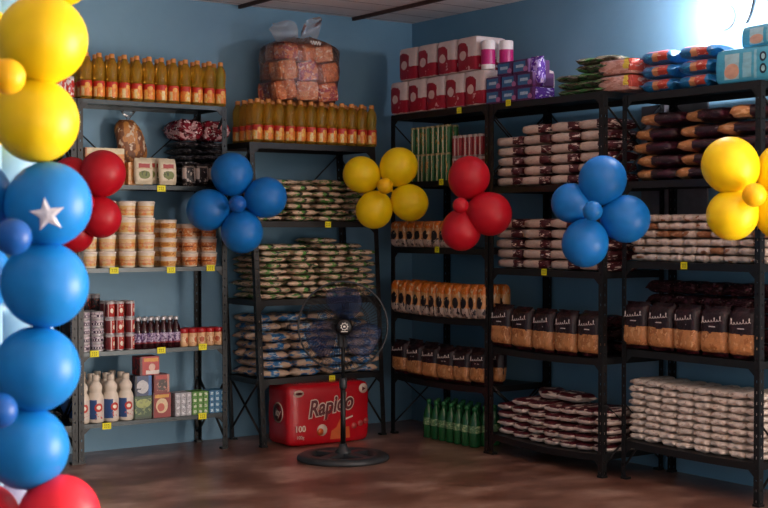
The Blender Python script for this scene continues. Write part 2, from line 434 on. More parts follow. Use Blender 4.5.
CAN_R = Kind(can('food_can', .0265, .092, redcan), 'can'); CAN_P = Kind(can('milk_can', .0365, .044, purcan), 'can'); CAN_D = Kind(can('food_can', .030, .107, darkcan), 'can')
redwhite = decal('red_white_can_print', '#c9302a', [('n', 4, .52, '#efe6e4', 0, 1, .1, .9), ('r', 0, 1, .9, 1, '#ddd6d3')], wob=.05)
CAN_W = Kind(can('drink_can', .033, .12, redwhite), 'can')
# soda bottles
sodam = mat('dark_cola_glass', '#2a0c12', .12, var=.3); sodal = decal('soda_label', '#4c2c5e', [('n', 5, .5, '#b8a8c4', 0, 1, 0, 1), ('r', 0, 1, .0, .16, '#7a1420')], wob=.05)
def soda():
    r = empty('soda_bottle')
    MB().lathe([(.022, 0), (.0275, .005), (.0275, .05), (.0255, .07), (.0275, .095), (.026, .115), (.017, .135), (.0115, .15), (.0105, .165)], 14).build('body', sodam, r)
    MB().lathe([(.0283, .03), (.0285, .032), (.0285, .088), (.028, .09)], 14).build('label', sodal, r)
    MB().lathe([(.0135, .160), (.014, .162), (.014, .176), (.012, .179)], 12).build('cap', M_['chrome'], r)
    return r
SODA = Kind(soda, 'bottle')
jarm = decal('jar_print', '#dcb083', [('r', 0, 1, .35, .72, '#e7c59a'), ('e', .5, .5, .26, .2, '#b55a35'), ('n', 7, .6, '#a5432c', 0, 1, .2, .8)], wob=.04, var=.06)
def jar():
    r = empty('spread_jar')
    MB().lathe([(.023, 0), (.027, .005), (.0275, .02), (.0262, .044), (.0275, .072), (.025, .08)], 16).build('body', jarm, r)
    MB().lathe([(.0268, .079), (.0277, .081), (.0277, .101), (.026, .104)], 16).build('lid', M_['red'], r)
    return r
JAR = Kind(jar, 'jar')
# white bottles
wbm = mat('cream_white_bottle', '#ddd2c2', .35, var=.05)
wbl = decal('white_bottle_label', '#d9cfc6', [('r', 0, .42, .0, 1, '#2b4d84'), ('e', .55, .60, .26, .22, '#c03324'), ('e', .55, .60, .14, .1, '#efe3d0'), ('n', 7, .6, '#c9605a', .3, 1, 0, .35)], wob=.03, var=.05)
def wbottle():
    r = empty('yogurt_bottle')
    MB().lathe([(.036, 0), (.0435, .006), (.0445, .03), (.0445, .135), (.041, .152), (.033, .165), (.031, .172), (.036, .186), (.037, .20), (.031, .214), (.021, .228), (.018, .234)], 18).build('body', wbm, r)
    MB().lathe([(.0452, .022), (.0455, .024), (.0455, .128), (.0452, .13)], 18).build('label', wbl, r)
    MB().lathe([(.0205, .232), (.021, .234), (.021, .262), (.018, .266)], 14).build('cap', mat('dull_cream_cap', '#cfc3b2', .4), r)
    return r
WB = Kind(wbottle, 'bottle')
def packset(name, cat, w, l, t, m, n=4, **kw): return Mesh1(name, [pillow(w, l, t, m, seed=hash_(name)+i*7, name=name, **kw) for i in range(n)], cat)
def hash_(s): return sum(ord(c)*(i+1) for i, c in enumerate(s)) % 997
# boxes
def boxkind(name, cat, w, d, h, m): return Mesh1(name, [MBbox(w, d, h, m, name)], cat)
def MBbox(w, d, h, m, name):
    import bmesh
    me = MB().box(-w/2, w/2, -d/2, d/2, 0, h).mesh(name, m)
    bm = bmesh.new(); bm.from_mesh(me); bmesh.ops.bevel(bm, geom=list(bm.edges), offset=.0025, segments=2, affect='EDGES'); bm.to_mesh(me); bm.free(); return me

# ---------------------------------------------------------------- left unit (UL)
U = UL
xs0 = U.lx(87, .04); xs1 = U.lx(221, .04); n = 12
for row, (yy, nn, dx) in enumerate(((.045, 12, 0), (.125, 12, .012), (.205, 12, 0))):
    for i in range(nn):
        x = xs0+(xs1-xs0)*i/(nn-1)+dx*(1 if i < nn-1 else 0)+R.uniform(-.001, .001)
        OIL.put(U.T(0, x, yy, rz=R.uniform(-.7, .7)), 'golden oil bottle on grey unit top, %s from left in the %s row' % (ORD[i+1], ('front', 'middle', 'back')[row]), 'cooking oil bottles on the grey unit')
# shelf 1 : carton, pasta bag, sachets, foil packs, dark packs
cm = decal('cream_orange_carton_print', '#d98a35', [('r', 0, 1, .84, 1, '#d9c8a0'), ('n', 3, .5, '#d9b070', .1, .9, .1, .8), ('r', .0, .05, 0, 1, '#b4672a')], wob=.02)
b = boxkind('cardboard_carton', 'box', .235, .17, .205, cm); b.put(U.T(1, U.lx(101, .1), .125), 'open orange and cream carton behind the red balloons', None)
b = boxkind('cardboard_carton', 'box', .05, .15, .13, decal('orange_carton_print', '#d98f45', [('n', 4, .5, '#e5b77a', 0, 1, 0, 1)])); b.put(U.T(1, U.lx(128, .1)-.0, .11), 'small orange carton leaning beside the larger carton', None)
clear = NT('clear_plastic_film'); 
def film(name, alpha, tint='#ffffff'):
    t = NT(name); t.n.remove(t.b)
    tr = t.new('ShaderNodeBsdfTransparent'); gl = t.new('ShaderNodeBsdfGlossy'); gl.inputs['Roughness'].default_value = .22
    df = t.new('ShaderNodeBsdfTranslucent'); df.inputs['Color'].default_value = lin(tint); d2 = t.new('ShaderNodeBsdfDiffuse'); d2.inputs['Color'].default_value = lin(tint)
    tc = t.new('ShaderNodeTexCoord'); n = t.noise(tc.outputs['Object'], 14, 4)
    bp = t.new('ShaderNodeBump'); bp.inputs['Strength'].default_value = .8; bp.inputs['Distance'].default_value = .02
    t.link(n, bp.inputs['Height']); t.link(bp.outputs[0], gl.inputs['Normal'])
    m1 = t.new('ShaderNodeMixShader'); m1.inputs[0].default_value = .5; t.link(df.outputs[0], m1.inputs[1]); t.link(d2.outputs[0], m1.inputs[2])
    m2 = t.new('ShaderNodeMixShader'); m2.inputs[0].default_value = alpha; t.link(tr.outputs[0], m2.inputs[1]); t.link(m1.outputs[0], m2.inputs[2])
    fr = t.new('ShaderNodeFresnel'); fr.inputs[0].default_value = 1.5; m3 = t.new('ShaderNodeMixShader')
    t.link(fr.outputs[0], m3.inputs[0]); t.link(m2.outputs[0], m3.inputs[1]); t.link(gl.outputs[0], m3.inputs[2])
    out = [q for q in t.n if q.type == 'OUTPUT_MATERIAL'][0]; t.link(m3.outputs[0], out.inputs[0]); return t.m
M_['film'] = film('clear_bag_film', .08, '#f0dcd6'); M_['film2'] = film('gathered_bag_film', .34, '#e8dcd8')
def loafmat(name, a, b, c): return decal(name, a, [('n', 4, .5, b, 0, 1, 0, 1), ('n', 7, .6, c, 0, 1, 0, 1)], rough=.35, wob=.05, bump=.4)
snack = loafmat('orange_snack_print', '#b5682c', '#8a4420', '#d8b890')
# snack bag hanging in the gap
def snackbag():
    r = empty('snack_bag'); mb = MB(); vs = []; fs = []; n = 16; k = 14
    for j in range(k+1):
        v = j/k; z = .30*v; rad = .078*math.sin(PI*min(1, (.08+v*.86)))**.55*(1+.08*math.sin(9*v))
        for i in range(n):
            a = 2*PI*i/n; q = rad*(1+.07*math.sin(3*a+5*v)+.05*math.sin(5*a-8*v)); vs.append((q*1.25*math.cos(a)+.015*math.sin(4*v), .7*q*math.sin(a), z))
    for j in range(k):
        for i in range(n): fs.append((j*n+i, j*n+(i+1) % n, (j+1)*n+(i+1) % n, (j+1)*n+i))
    fs.append(tuple(range(n-1, -1, -1))); fs.append(tuple(k*n+i for i in range(n)))
    mb.add(vs, fs, 0, True).build('bag_body', loafmat('snack_rings_print', '#cf8c48', '#8a5430', '#e4cdb0'), r)
    MB().lathe([(.03, .285), (.012, .30), (.01, .31), (.03, .33), (.045, .352)], 10).build('tied_neck', M_['film'], r)
    return r
Kind(snackbag, 'bag').put(U.T(1, U.lx(133, .2), .2+.06, .085), 'tall clear bag of orange brown snacks behind the cartons')
bb = boxkind('cardboard_carton', 'box', .14, .13, .083, cm); bb.put(U.T(1, U.lx(133, .2), .27), 'low carton under the tall snack bag')
sm_ = decal('cream_sachet_print', '#d8ccb0', [('e', .5, .36, .30, .16, '#6f7a35'), ('r', .2, .8, .60, .78, '#a83a30'), ('n', 6, .6, '#3f4a22', .2, .8, .15, .5), ('r', .1, .9, .58, .62, '#c9b48a')], axes='XY', wob=.03, var=.06)
SACH = packset('coffee_sachet', 'packet', .120, .155, .035, sm_, 2, fin=.01, wr=.03)
for i, (px, yy, lb) in enumerate(((142, .035, 'left cream coffee sachet with green picture at the shelf edge'), (166, .035, 'right cream coffee sachet with green picture at the shelf edge'),
                                  (147, .085, 'cream coffee sachet standing behind the left front sachet'), (160, .09, 'cream coffee sachet standing behind the right front sachet'))):
    SACH.put(U.T(1, U.lx(px, yy), yy, .0775+(.006 if i > 1 else 0), rx=PI/2-.08, rz=R.uniform(-.06, .06)), lb, 'cream sachets')
foil = decal('crimson_foil_print', '#8c1a2c', [('n', 3.5, .50, '#d9a6a6', 0, 1, 0, 1), ('n', 6, .57, '#5a0c18', 0, 1, 0, 1), ('n', 9, .62, '#f3e4e0', 0, 1, 0, 1)], rough=.2, wob=.06, bump=.6)
FOIL = packset('foil_snack_pack', 'packet', .18, .235, .125, foil, 3, wr=.12)
blk = decal('black_pack_print', '#15131a', [('n', 5, .60, '#8b8790', 0, 1, 0, 1), ('n', 9, .64, '#d9d4d0', 0, 1, 0, 1)], rough=.3, wob=.06, bump=.4)
BLK = packset('black_foil_pack', 'packet', .15, .24, .0355, blk, 4, wr=.1)
k = 0
for lay in range(7):
    for c_, px in enumerate((185, 210)):
        BLK.put(U.T(1, U.lx(px, .2)+R.uniform(-.01, .01), .215, lay*.0385, rz=R.uniform(-.08, .08)), 'black foil pack on grey unit, %s of the %s pile' % (LAY[lay+1], ('left', 'right')[c_]), 'black foil packs on the grey unit')
for c_, px in enumerate((182, 210)):
    FOIL.put(U.T(1, U.lx(px, .2), .180, .271, rz=.1-.2*c_), '%s crimson foil snack pack lying on the black packs' % ('left', 'right')[c_], 'crimson foil packs')
cfm = decal('coffee_pack_print', '#201a1c', [('r', 0, .22, .3, .8, '#bdaea6'), ('r', .80, 1, .2, .8, '#b7a9a2'), ('r', .1, .9, .82, .9, '#8c857f'), ('n', 6, .60, '#b5a9a0', .1, .9, 0, .75)], axes='XY', wob=.05)
CF = packset('coffee_pack', 'packet', .085, .13, .045, cfm, 3, wr=.05)
for i, px in enumerate((187, 200, 213)):
    CF.put(U.T(1, U.lx(px, .04), .04, .065, rx=PI/2-.05), 'small dark coffee pack with pale edges, %s from left' % ORD[i+1], 'small coffee packs')
# shelf 2 : tubs
tl = [(88, 2, 'TL'), (107, 4, 'TL'), (127, 4, 'TL'), (146, 4, 'TL'), (168, 5, 'TS'), (189.5, 3, 'TM'), (208.5, 3, 'TM')]
for i, (px, nn, kd) in enumerate(tl):
    K, hh, nm = {'TL': (TUB_L, .0945, 'large cream tub'), 'TS': (TUB_S, .0545, 'shallow cream tub'), 'TM': (TUB_M, .0832, 'orange labelled tub')}[kd]
    for row, yy in enumerate((.06, .175)):
        if row and i == 0: continue
        for j in range(nn):
            if row and j < nn-1 and not (i in (4, 3)): pass
            K.put(U.T(2, U.lx(px, .06)+row*.004, yy, j*hh, rz=R.uniform(-1, 1)),
                  '%s, %s in the %s stack from left, %s row' % (nm, LAY[j+1], ORD[i+1], ('front', 'back')[row]), 'plastic tubs on the grey unit')
# shelf 3 : cans, sodas, jars
for c_, px in enumerate((60, 83, 96.5)):
    for j in range(5):
        if px < 70: continue
        CAN_P.put(U.T(3, U.lx(px, .055), .055, j*.0448, rz=R.uniform(-1, 1)), 'purple and white milk can, %s in the %s stack' % (LAY[j+1], ORD[c_]), 'purple milk cans')
        CAN_P.put(U.T(3, U.lx(px, .055)+.003, .16, j*.0448, rz=R.uniform(-1, 1)), 'purple and white milk can behind, %s in the %s rear stack' % (LAY[j+1], ORD[c_]), 'purple milk cans')
for c_, px in enumerate((109.5, 119.5, 129.5)):
    for j in range(3):
        for row in range(2):
            CAN_R.put(U.T(3, U.lx(px, .04)-(.004 if c_ == 1 else 0), .04+row*.075, j*.0925+.0005, rz=R.uniform(-.5, .5)), 'red and black food can, %s, %s stack from left, %s row' % (LAY[j+1], ORD[c_+1], ('front', 'back')[row]), 'red food cans')
for c_, px in enumerate((77, 86, 95)):
    CAN_D.put(U.T(3, U.lx(px, .27), .275, .20+.002, rz=R.uniform(-1, 1)), 'dark can behind the purple milk cans, %s from left' % ORD[c_+1], 'dark food cans')
b = boxkind('can_tray', 'tray', .26, .12, .20, decal('dark_tray_print', '#3a3033', [('n', 4, .5, '#6a5a58', 0, 1, 0, 1)])); b.put(U.T(3, U.lx(86, .27), .275), 'dark cardboard tray under the dark cans')
for i in range(7):
    px = 137.2+i*(175.5-137.2)/6
    for row in range(2):
        SODA.put(U.T(3, U.lx(px, .035), .035+row*.065, rz=R.uniform(-1, 1)), 'dark soda bottle with silver cap, %s from left in %s row' % (ORD[i+1], ('front', 'back')[row]), 'dark soda bottles')
for i in range(5):
    px = 183+i*(217-183)/4
    JAR_x = U.lx(px, .04)
    for row in range(2):
        JAR.put(U.T(3, U.lx(183.5, .03)+i*.0565, .035+row*.06, rz=R.uniform(-1, 1)),
                'small tan jar with red lid, %s from left in %s row' % (ORD[i+1], ('front', 'back')[row]), 'red lidded jars')
# shelf 4 : white bottles, boxes, small packs
for i, px in enumerate((80.5, 95, 110, 125)):
    for row in range(3):
        WB.put(U.T(4, U.lx(px, .05)+(.014 if row == 1 else .0), .05+row*.095, rz=R.uniform(-.15, .15)), 'white yogurt bottle with blue and red label, %s from left, %s row' % (ORD[i+1], ('front', 'middle', 'back')[row]), 'white yogurt bottles')
def bx(name, px0, px1, h, dz, m, lb, yy=.07, dd=.11):
    x0, x1 = U.lx(px0, yy-dd/2), U.lx(px1, yy-dd/2)
    boxkind(name, 'box', x1-x0, dd, h, m).put(U.T(4, (x0+x1)/2, yy, dz), lb, 'stacked drink mix boxes')
bx('tea_box', 134, 151.3, .131, 0, decal('green_box_print', '#2d4f2c', [('e', .5, .68, .42, .2, '#a9b56a'), ('n', 6, .57, '#8c9a60', 0, 1, .2, .9), ('r', 0, 1, 0, .1, '#1d331e')], wob=.03), 'dark green box, lower left of the box stack')
bx('tea_box', 152.3, 170.5, .142, 0, decal('red_box_print', '#8e1d1e', [('e', .5, .48, .33, .3, '#e0c8a0'), ('e', .45, .42, .2, .16, '#c25a48'), ('r', .12, .88, .80, .93, '#d9a23c'), ('r', 0, .07, 0, 1, '#3a1517')], wob=.03), 'red box with cream oval, lower right of the box stack')
bx('tea_box', 134.5, 151.3, .115, .132, decal('blue_white_box_print', '#2a3f66', [('e', .45, .45, .36, .33, '#c7c9cc'), ('r', .80, 1, 0, 1, '#2f6cb0'), ('r', 0, .12, 0, 1, '#1a1d28'), ('n', 5, .6, '#1f2c44', 0, .8, 0, .4)], wob=.03), 'blue and white box, upper left of the box stack')
bx('tea_box', 153.5, 169, .105, .143, decal('red_black_box_print', '#7a2420', [('e', .55, .42, .33, .3, '#33201e'), ('r', .1, .9, .75, .95, '#b33a33'), ('r', .86, 1, 0, 1, '#c98b7a'), ('n', 6, .6, '#c98b7a', .2, .8, .1, .7)], wob=.03), 'dark red box, upper right of the box stack')
bx('tea_box', 139.5, 159, .106, .2485, decal('bright_red_box_print', '#b01f1b', [('r', .2, .95, .72, .92, '#d9952c'), ('e', .62, .42, .16, .2, '#e0b8a8'), ('r', .3, 1, .05, .25, '#d9cfc8'), ('r', 0, .12, 0, 1, '#4c1113')], wob=.03), 'bright red box on top of the box stack')
def mini(name, base, hi, lo): return boxkind(name, 'packet', .034, .10, .033, decal(name+'_print', base, [('r', .25, .75, .25, .75, hi), ('n', 5, .58, lo, 0, 1, 0, 1)], wob=.08))
for gi, (p0, nm, bc, hi, lo, w_) in enumerate(((174, 'grey white', '#b9bac0', '#dfe0e4', '#7f8088', 'grey_white_packet'), (191, 'green white', '#5f9c3c', '#dce6c8', '#2f6a28', 'green_white_packet'), (208, 'blue white', '#2f7ba8', '#bfe0ec', '#1d4c78', 'blue_white_packet'))):
    K = mini('gum_packet', bc, hi, lo)
    for c_ in range(3):
        for j in range(4):
            K.put(U.T(4, U.lx(p0, .055)+.0355*(c_), .06, j*.0335), '%s packet, %s, %s column of its block' % (nm, LAY[j+1], ORD[c_+1]), 'blocks of small packets')

# neighbour unit goods showing past the balloons
U = UN
for c_, px in enumerate((57, 63.5, 71)):
    for j in range(1):
        for row in range(2):
            CAN_W.put(U.T(0, U.lx(px, .05)-.012+.0*c_, .05+row*.075, j*.1205, rz=R.uniform(-1, 1)), 'red and white drink can beside the yellow balloon, %s from left, %s row' % (ORD[c_+1], ('front', 'back')[row]), 'red and white drink cans')
for k_ in (1, 2, 3, 4):
    for c_, px in enumerate((60, 70)):
        BLK.put(U.T(k_, U.lx(66, .2)-.14+.0*c_, .19, c_*.035), 'dark pack beyond the balloon column, shelf %s from top, %s' % (ORD[k_+1], LAY[c_+1]), 'dark packs on the hidden unit')

# ---------------------------------------------------------------- middle unit (UM)
U = UM
def shx(U, k): return -U.shear*U.z[k]
xs0 = U.lx(257, .05); xs1 = U.lx(371, .05)
for row, (yy, nn) in enumerate(((.045, 12), (.125, 12), (.205, 12), (.285, 12))):
    for i in range(nn):
        x = xs0+(xs1-xs0)*i/(nn-1)+R.uniform(-.001, .001)
        OIL.put(U.T(0, x, yy, rz=R.uniform(-.7, .7)), 'golden oil bottle under the bread bag unit, %s from left in the %s row' % (ORD[i+1], ('front', 'second', 'third', 'back')[row]), 'cooking oil bottles on the black unit')
# big bag of bread
bagc = U.Tz(U.lx(300, .17), .175, U.z[0]+.2645)
loaves = [loafmat('bread_pack_a', '#ec8e56', '#d87848', '#f6c8a4'), loafmat('bread_pack_b', '#f0a470', '#dc8050', '#f6d4b4'),
          loafmat('bread_pack_c', '#e88a58', '#b84448', '#f4d4c0')]
LO = [Mesh1('bread_pack', [rbox(.142, .135, .118, m, 'bread_pack', bulge=.25, wr=.03, seed=40+i*3+j) for j in range(2)], 'packet') for i, m in enumerate(loaves)]
q = 0
for lay, (zz, row_) in enumerate(((.004, (-.148, 0, .148)), (.126, (-.148, 0.0, .148)), (.248, (-.13, .0, .13)))):
    for i, x in enumerate(row_):
        for dd in (-.07, .07):
            sc_ = (.98, 1, 1, 1) if lay < 2 else (.88, .9, .9, 1)
            LO[(q*2+lay) % 3].put(bagc @ Matrix.Translation((x, dd*(1 if lay < 2 else .8), zz)) @ Matrix.Rotation(R.uniform(-.35, .35), 4, 'Z') @ Matrix.Rotation(R.uniform(-.22, .22), 4, 'Y') @ Matrix.Diagonal(sc_),
                          'orange bread pack in the big bag, %s layer, %s from left, %s' % (('bottom', 'middle', 'top')[lay], ORD[i+1], 'front' if dd < 0 else 'back'), 'bread packs in the clear bag')
            q += 1
def breadbag():
    r = empty('bread_bag'); mb = MB(); vs = []; fs = []; n = 40; k = 20
    for j in range(k+1):
        v = j/k; z = -.0+.40*v
        s = 1-.10*(1-v)**6 if v < .5 else 1
        if v > .80: s = 1-.75*((v-.80)/.2)**1.6
        for i in range(n):
            a = 2*PI*i/n; ca, sa = math.cos(a), math.sin(a)
            e = .55; x = math.copysign(abs(ca)**e, ca)*.235*s; y = math.copysign(abs(sa)**e, sa)*.165*s
            w = 1+.02*math.sin(6*a+8*v)+.015*math.sin(11*a-13*v)
            vs.append((x*w, y*w, z+.006*math.sin(5*a)*(v)))
    for j in range(k):
        for i in range(n): fs.append((j*n+i, j*n+(i+1) % n, (j+1)*n+(i+1) % n, (j+1)*n+i))
    fs.append(tuple(range(n-1, -1, -1)))
    mb.add(vs, fs, 0, True).build('bag_body', M_['film'], r)
    for sgn in (-1, 1):
        g = MB(); vs = []; fs = []
        for j in range(9):
            v = j/8
            for i in range(7):
                u = -1+i/3
                hw = .022+.060*math.sin(PI*min(1, v*1.05)**.8)*(.75 if sgn > 0 else 1.1)
                cx = sgn*(.02+(.14 if sgn > 0 else .18)*v); cz = .385+(.15 if sgn > 0 else .08)*v-.01*v*v
                vs.append((cx-u*hw*.5*sgn, .012*math.sin(3*u+4*v), cz+u*hw*.9))
        for j in range(8):
            for i in range(6): a = j*7+i; fs.append((a, a+1, a+8, a+7))
        g.add(vs, fs, 0, True).build('bag_ear', M_['film2'], r)
    MB().tube([(.02*math.cos(t), .02*math.sin(t), .385+.002*math.sin(3*t)) for t in [i*PI/6 for i in range(12)]], .008, 8, closed=True).build('knot', M_['film'], r)
    w = MB()
    pts = [(.0+.075*t-.02, -.162, .352+.012*math.sin(t*26)) for t in [i/30 for i in range(31)]]
    w.tube(pts, .0028, 6).build('white_print', M_['white'], r)
    return r
Kind(breadbag, 'bag').put(bagc @ Matrix.Translation((0, 0, .0)), 'large knotted clear plastic bag of orange bread packs on the oil bottles')

grn = decal('green_cream_black_print', '#dcc0a4', [('n', 2.3, .57, '#4a8034', 0, 1, 0, 1), ('n', 3.1, .62, '#24221c', 0, 1, 0, 1), ('r', 0, 1, .44, .54, '#20241c'), ('r', 0, 1, .54, .66, '#56953e'), ('n', 5, .60, '#dcc6ae', 0, 1, .38, .7)], axes='XY', wob=.14, wsc=3, rough=.4, bump=.3)
blu = decal('blue_cream_print', '#d0b398', [('n', 2.4, .56, '#2368a0', 0, 1, 0, 1), ('n', 3.4, .64, '#14233f', 0, 1, 0, 1), ('r', 0, 1, .38, .64, '#2470ac'), ('n', 5, .56, '#c4dce8', 0, 1, .36, .66)], axes='XY', wob=.14, wsc=3, rough=.4, bump=.3)
GRN = packset('rice_pack', 'packet', .126, .19, .0345, grn, 6, endh=.6, sideh=.35, wr=.16, fin=.010)
BLU = packset('pasta_pack', 'packet', .126, .205, .0505, blu, 6, endh=.6, sideh=.3, wr=.16, fin=.012)
def pile(U, k, K, x0, x1, cols, layers, t, yy, fmt, group, jit=.006, rz0=0, turn=None, tops=None, skew=0, rzj=.12, tilt=.02):
    for c_ in range(cols):
        L = layers[c_] if isinstance(layers, (list, tuple)) else layers
        for j in range(L):
            x = x0+(x1-x0)*(c_+.5)/cols+R.uniform(-jit, jit)+(skew if j % 2 else 0)
            K.put(U.T(k, x+(-U.shear*(U.z[k]) if U.shear else 0), yy+R.uniform(-.004, .004), j*t, rz=rz0+R.uniform(-rzj, rzj)+(turn(c_, j) if turn else 0), ry=R.uniform(-tilt, tilt)),
                  fmt % (LAY[j+1], ORD[c_+1]), group)
for (yy, rw) in ((.078, 'front'), (.212, 'middle'), (.335, 'back')):
    lf = 1 if rw == 'front' else 0
    pile(U, 1, GRN, .03, .865, 4, (6, 6, 7, 6) if lf else (6, 7, 7, 7), .037, yy, 'green cream rice pack, upper black shelf, %s, %s stack from left, '+rw+' row', 'rice packs on the upper shelf', rz0=PI/2, rzj=.30, skew=.03, jit=.016)
    pile(U, 2, GRN, .03, .875, 4, (9, 8, 9, 8) if lf else (9, 9, 10, 9), .037, yy, 'green cream rice pack above the fan, %s, %s stack from left, '+rw+' row', 'rice packs on the shelf above the fan', rz0=PI/2, rzj=.30, skew=.03, jit=.016)
    pile(U, 3, BLU, .02, .875, 4, (5, 6, 6, 5) if lf else (7, 7, 7, 7), .054, yy, 'blue cream pasta pack behind the fan, %s, %s stack from left, '+rw+' row', 'pasta packs behind the fan', rz0=PI/2, rzj=.38, skew=.02)

# red wrapped multipack under the middle unit
redw = mat('glossy_red_wrap', '#b80f1e', .25, var=.12, scale=5); dkred = mat('dark_maroon_print', '#5b0a14', .4); orng = mat('orange_print', '#c4551c', .4); cream = mat('cream_print', '#d8bfae', .4)
def bigbox():
    r = empty('red_multipack'); w, d, h = .575, .27, .372
    me = rbox(w, d, h, redw, 'wrapped_body', wr=.006, seed=3, n=10); o = bpy.data.objects.new('wrapped_body', me); C.objects.link(o); o.parent = r
    y = -d/2-.004
    text_obj('brand_outline', 'Rapido', .135, cream, r, (.0, y, .232), (PI/2, -.13, 0), .35, .0008, .0095, .82)
    text_obj('brand_lettering', 'Rapido', .135, dkred, r, (.0, y-.0015, .232), (PI/2, -.13, 0), .35, .0012, .003, .82)
    text_obj('count_number', '100', .05, cream, r, (-.205, y, .105), bold=.001)
    text_obj('weight_text', '100g', .028, cream, r, (-.205, y, .055))
    MB().lathe([(.034, 0), (.034, .0015)], 24, M=Matrix.Translation((-.215, y+.001, .318)) @ Matrix.Rotation(PI/2, 4, 'X') @ Matrix.Diagonal((1, .62, 1, 1))).build('oval_badge', cream, r)
    MB().lathe([(.024, 0), (.024, .003)], 24, M=Matrix.Translation((-.215, y+.001, .318)) @ Matrix.Rotation(PI/2, 4, 'X') @ Matrix.Diagonal((1, .35, 1, 1))).build('badge_bar', dkred, r)
    MB().lathe([(.03, 0), (.03, .0015)], 20, M=Matrix.Translation((.235, y+.001, .325)) @ Matrix.Rotation(PI/2, 4, 'X')).build('corner_badge', cream, r)
    MB().lathe([(.016, 0), (.016, .003)], 3, M=Matrix.Translation((.235, y+.001, .322)) @ Matrix.Rotation(PI/2, 4, 'X')).build('badge_mark', dkred, r)
    MB().add([(.0, y, .03), (.14, y, .03), (.135, y, .10), (.09, y, .095), (.07, y, .15), (.045, y, .10), (.01, y, .08)], [tuple(range(7))]).build('flame_print', orng, r)
    MB().lathe([(.035, 0), (.035, .0015)], 20, M=Matrix.Translation((-.055, y+.001, .09)) @ Matrix.Rotation(PI/2, 4, 'X')).build('fruit_print', cream, r)
    MB().lathe([(.022, 0), (.022, .003)], 20, M=Matrix.Translation((-.068, y+.001, .08)) @ Matrix.Rotation(PI/2, 4, 'X')).build('fruit_print', orng, r)
    for i, x in enumerate((.17, .215, .255)):
        MB().lathe([(.018, 0), (.018, .0015)], 12, M=Matrix.Translation((x, y+.001, .10+.012*i)) @ Matrix.Rotation(PI/2, 4, 'X')).build('small_print', mat('dull_red_print', '#c0504a', .4), r)
    MB().add([(.09, y, .135), (.16, y, .155), (.16, y, .165), (.09, y, .145)], [(0, 1, 2, 3)]).build('tagline_stripe', cream, r)
    x = -w/2-.004
    MB().lathe([(.062, 0), (.062, .0015)], 28, M=Matrix.Translation((x+.001, -.02, .20)) @ Matrix.Rotation(-PI/2, 4, 'Y')).build('side_roundel', cream, r)
    MB().lathe([(.054, 0), (.054, .0025)], 28, M=Matrix.Translation((x+.001, -.02, .20)) @ Matrix.Rotation(-PI/2, 4, 'Y')).build('side_roundel', dkred, r)
    text_obj('side_lettering', 'ity', .065, cream, r, (x-.003, -.02, .20), (PI/2, 0, -PI/2), .2, bold=.001)
    return r
Kind(bigbox, 'box').put(Matrix.Translation((4.395, 6.985, 0)) @ Matrix.Rotation(-.04, 4, 'Z'), 'big red wrapped multipack on the floor behind the pedestal fan')

# ---------------------------------------------------------------- corner unit (UC)
U = UC
tp = decal('toilet_paper_print', '#e0cfcb', [('r', 0, 1, 0, .42, '#a81a35'), ('r', .02, .60, .04, .74, '#9c1830'), ('e', .28, .74, .26, .09, '#9c1830'), ('e', .33, .47, .17, .13, '#dcc0ba'), ('n', 8, .62, '#d7a8ac', .45, .75, .04, .35), ('r', 0, 1, 0, .05, '#d8bdb8')], wob=.04, var=.05)
TP = Mesh1('toilet_paper_pack', [rbox(.186, .24, .208, tp, 'toilet_paper_pack', bulge=.03, wr=.003, seed=s) for s in (1, 2, 3)], 'packet')
for i in range(6):
    x = .068+i*.190
    if i == 5:
        TP.put(UA.T(0, .045, .265), 'crimson and white toilet paper pack half hidden behind the blue soap boxes', 'toilet paper packs'); continue
    TP.put(U.T(0, x if i < 5 else x, .125), 'crimson and white toilet paper pack, bottom row, %s from left' % ORD[i+1], 'toilet paper packs')
for i in range(4):
    TP.put(U.T(0, .128+i*.198, .15, .2095), 'crimson and white toilet paper pack, top row, %s from left' % ORD[i+1], 'toilet paper packs')
mag = mat('magenta_sleeve', '#b5196a', .4); rollw = mat('white_tissue', '#e6dcd9', .8)
def roll():
    r = empty('paper_roll'); MB().lathe([(.038, 0), (.041, .004), (.041, .166), (.036, .17), (.018, .17), (.018, .16)], 18).build('tissue', rollw, r)
    MB().lathe([(.0418, .03), (.042, .032), (.042, .115), (.0418, .117)], 18).build('sleeve', mag, r); return r
ROLL = Kind(roll, 'paper roll')
ROLL.put(U.T(0, .868, .08, .2095), 'white paper roll with magenta sleeve beside the top toilet paper row', 'paper rolls')
ROLL.put(U.T(0, .925, .17, .2095), 'white paper roll with magenta sleeve above the soap boxes', 'paper rolls')
# shelf 1 tubes and red cans
tubem = decal('green_tube_print', '#2f6a3a', [('r', 0, .30, 0, 1, '#16301f'), ('r', .62, .80, 0, 1, '#c9c9a8'), ('n', 4, .56, '#c99a5c', .2, .9, .3, .8), ('r', 0, 1, .93, 1, '#a89a70')], wob=.03)
TUBE = Mesh1('cookie_tube', [MB().lathe([(.018, 0), (.0205, .003), (.0205, .165), (.018, .168)], 12).mesh('cookie_tube', tubem)], 'tube')
for lay in range(2):
    for row in range(2):
        for i in range(8):
            x = U.lx(414, .05)+i*.0505+.0*row
            TUBE.put(U.T(1, x, .05+row*.05, lay*.169, rz=R.uniform(-.4, .4)), 'green cookie tube, %s tier, %s from left, %s row' % (('lower', 'upper')[lay], ORD[i+1], ('front', 'back')[row]), 'green cookie tubes')
rc = decal('red_drink_print', '#96232c', [('r', .55, .75, 0, 1, '#c9a8a0'), ('r', 0, 1, .88, 1, '#b9a8a0'), ('r', 0, 1, 0, .08, '#9a8c86')], wob=.03)
RC = Mesh1('slim_can', [MB().lathe([(.020, 0), (.0225, .004), (.0225, .126), (.019, .132)], 12).mesh('slim_can', rc)], 'can')
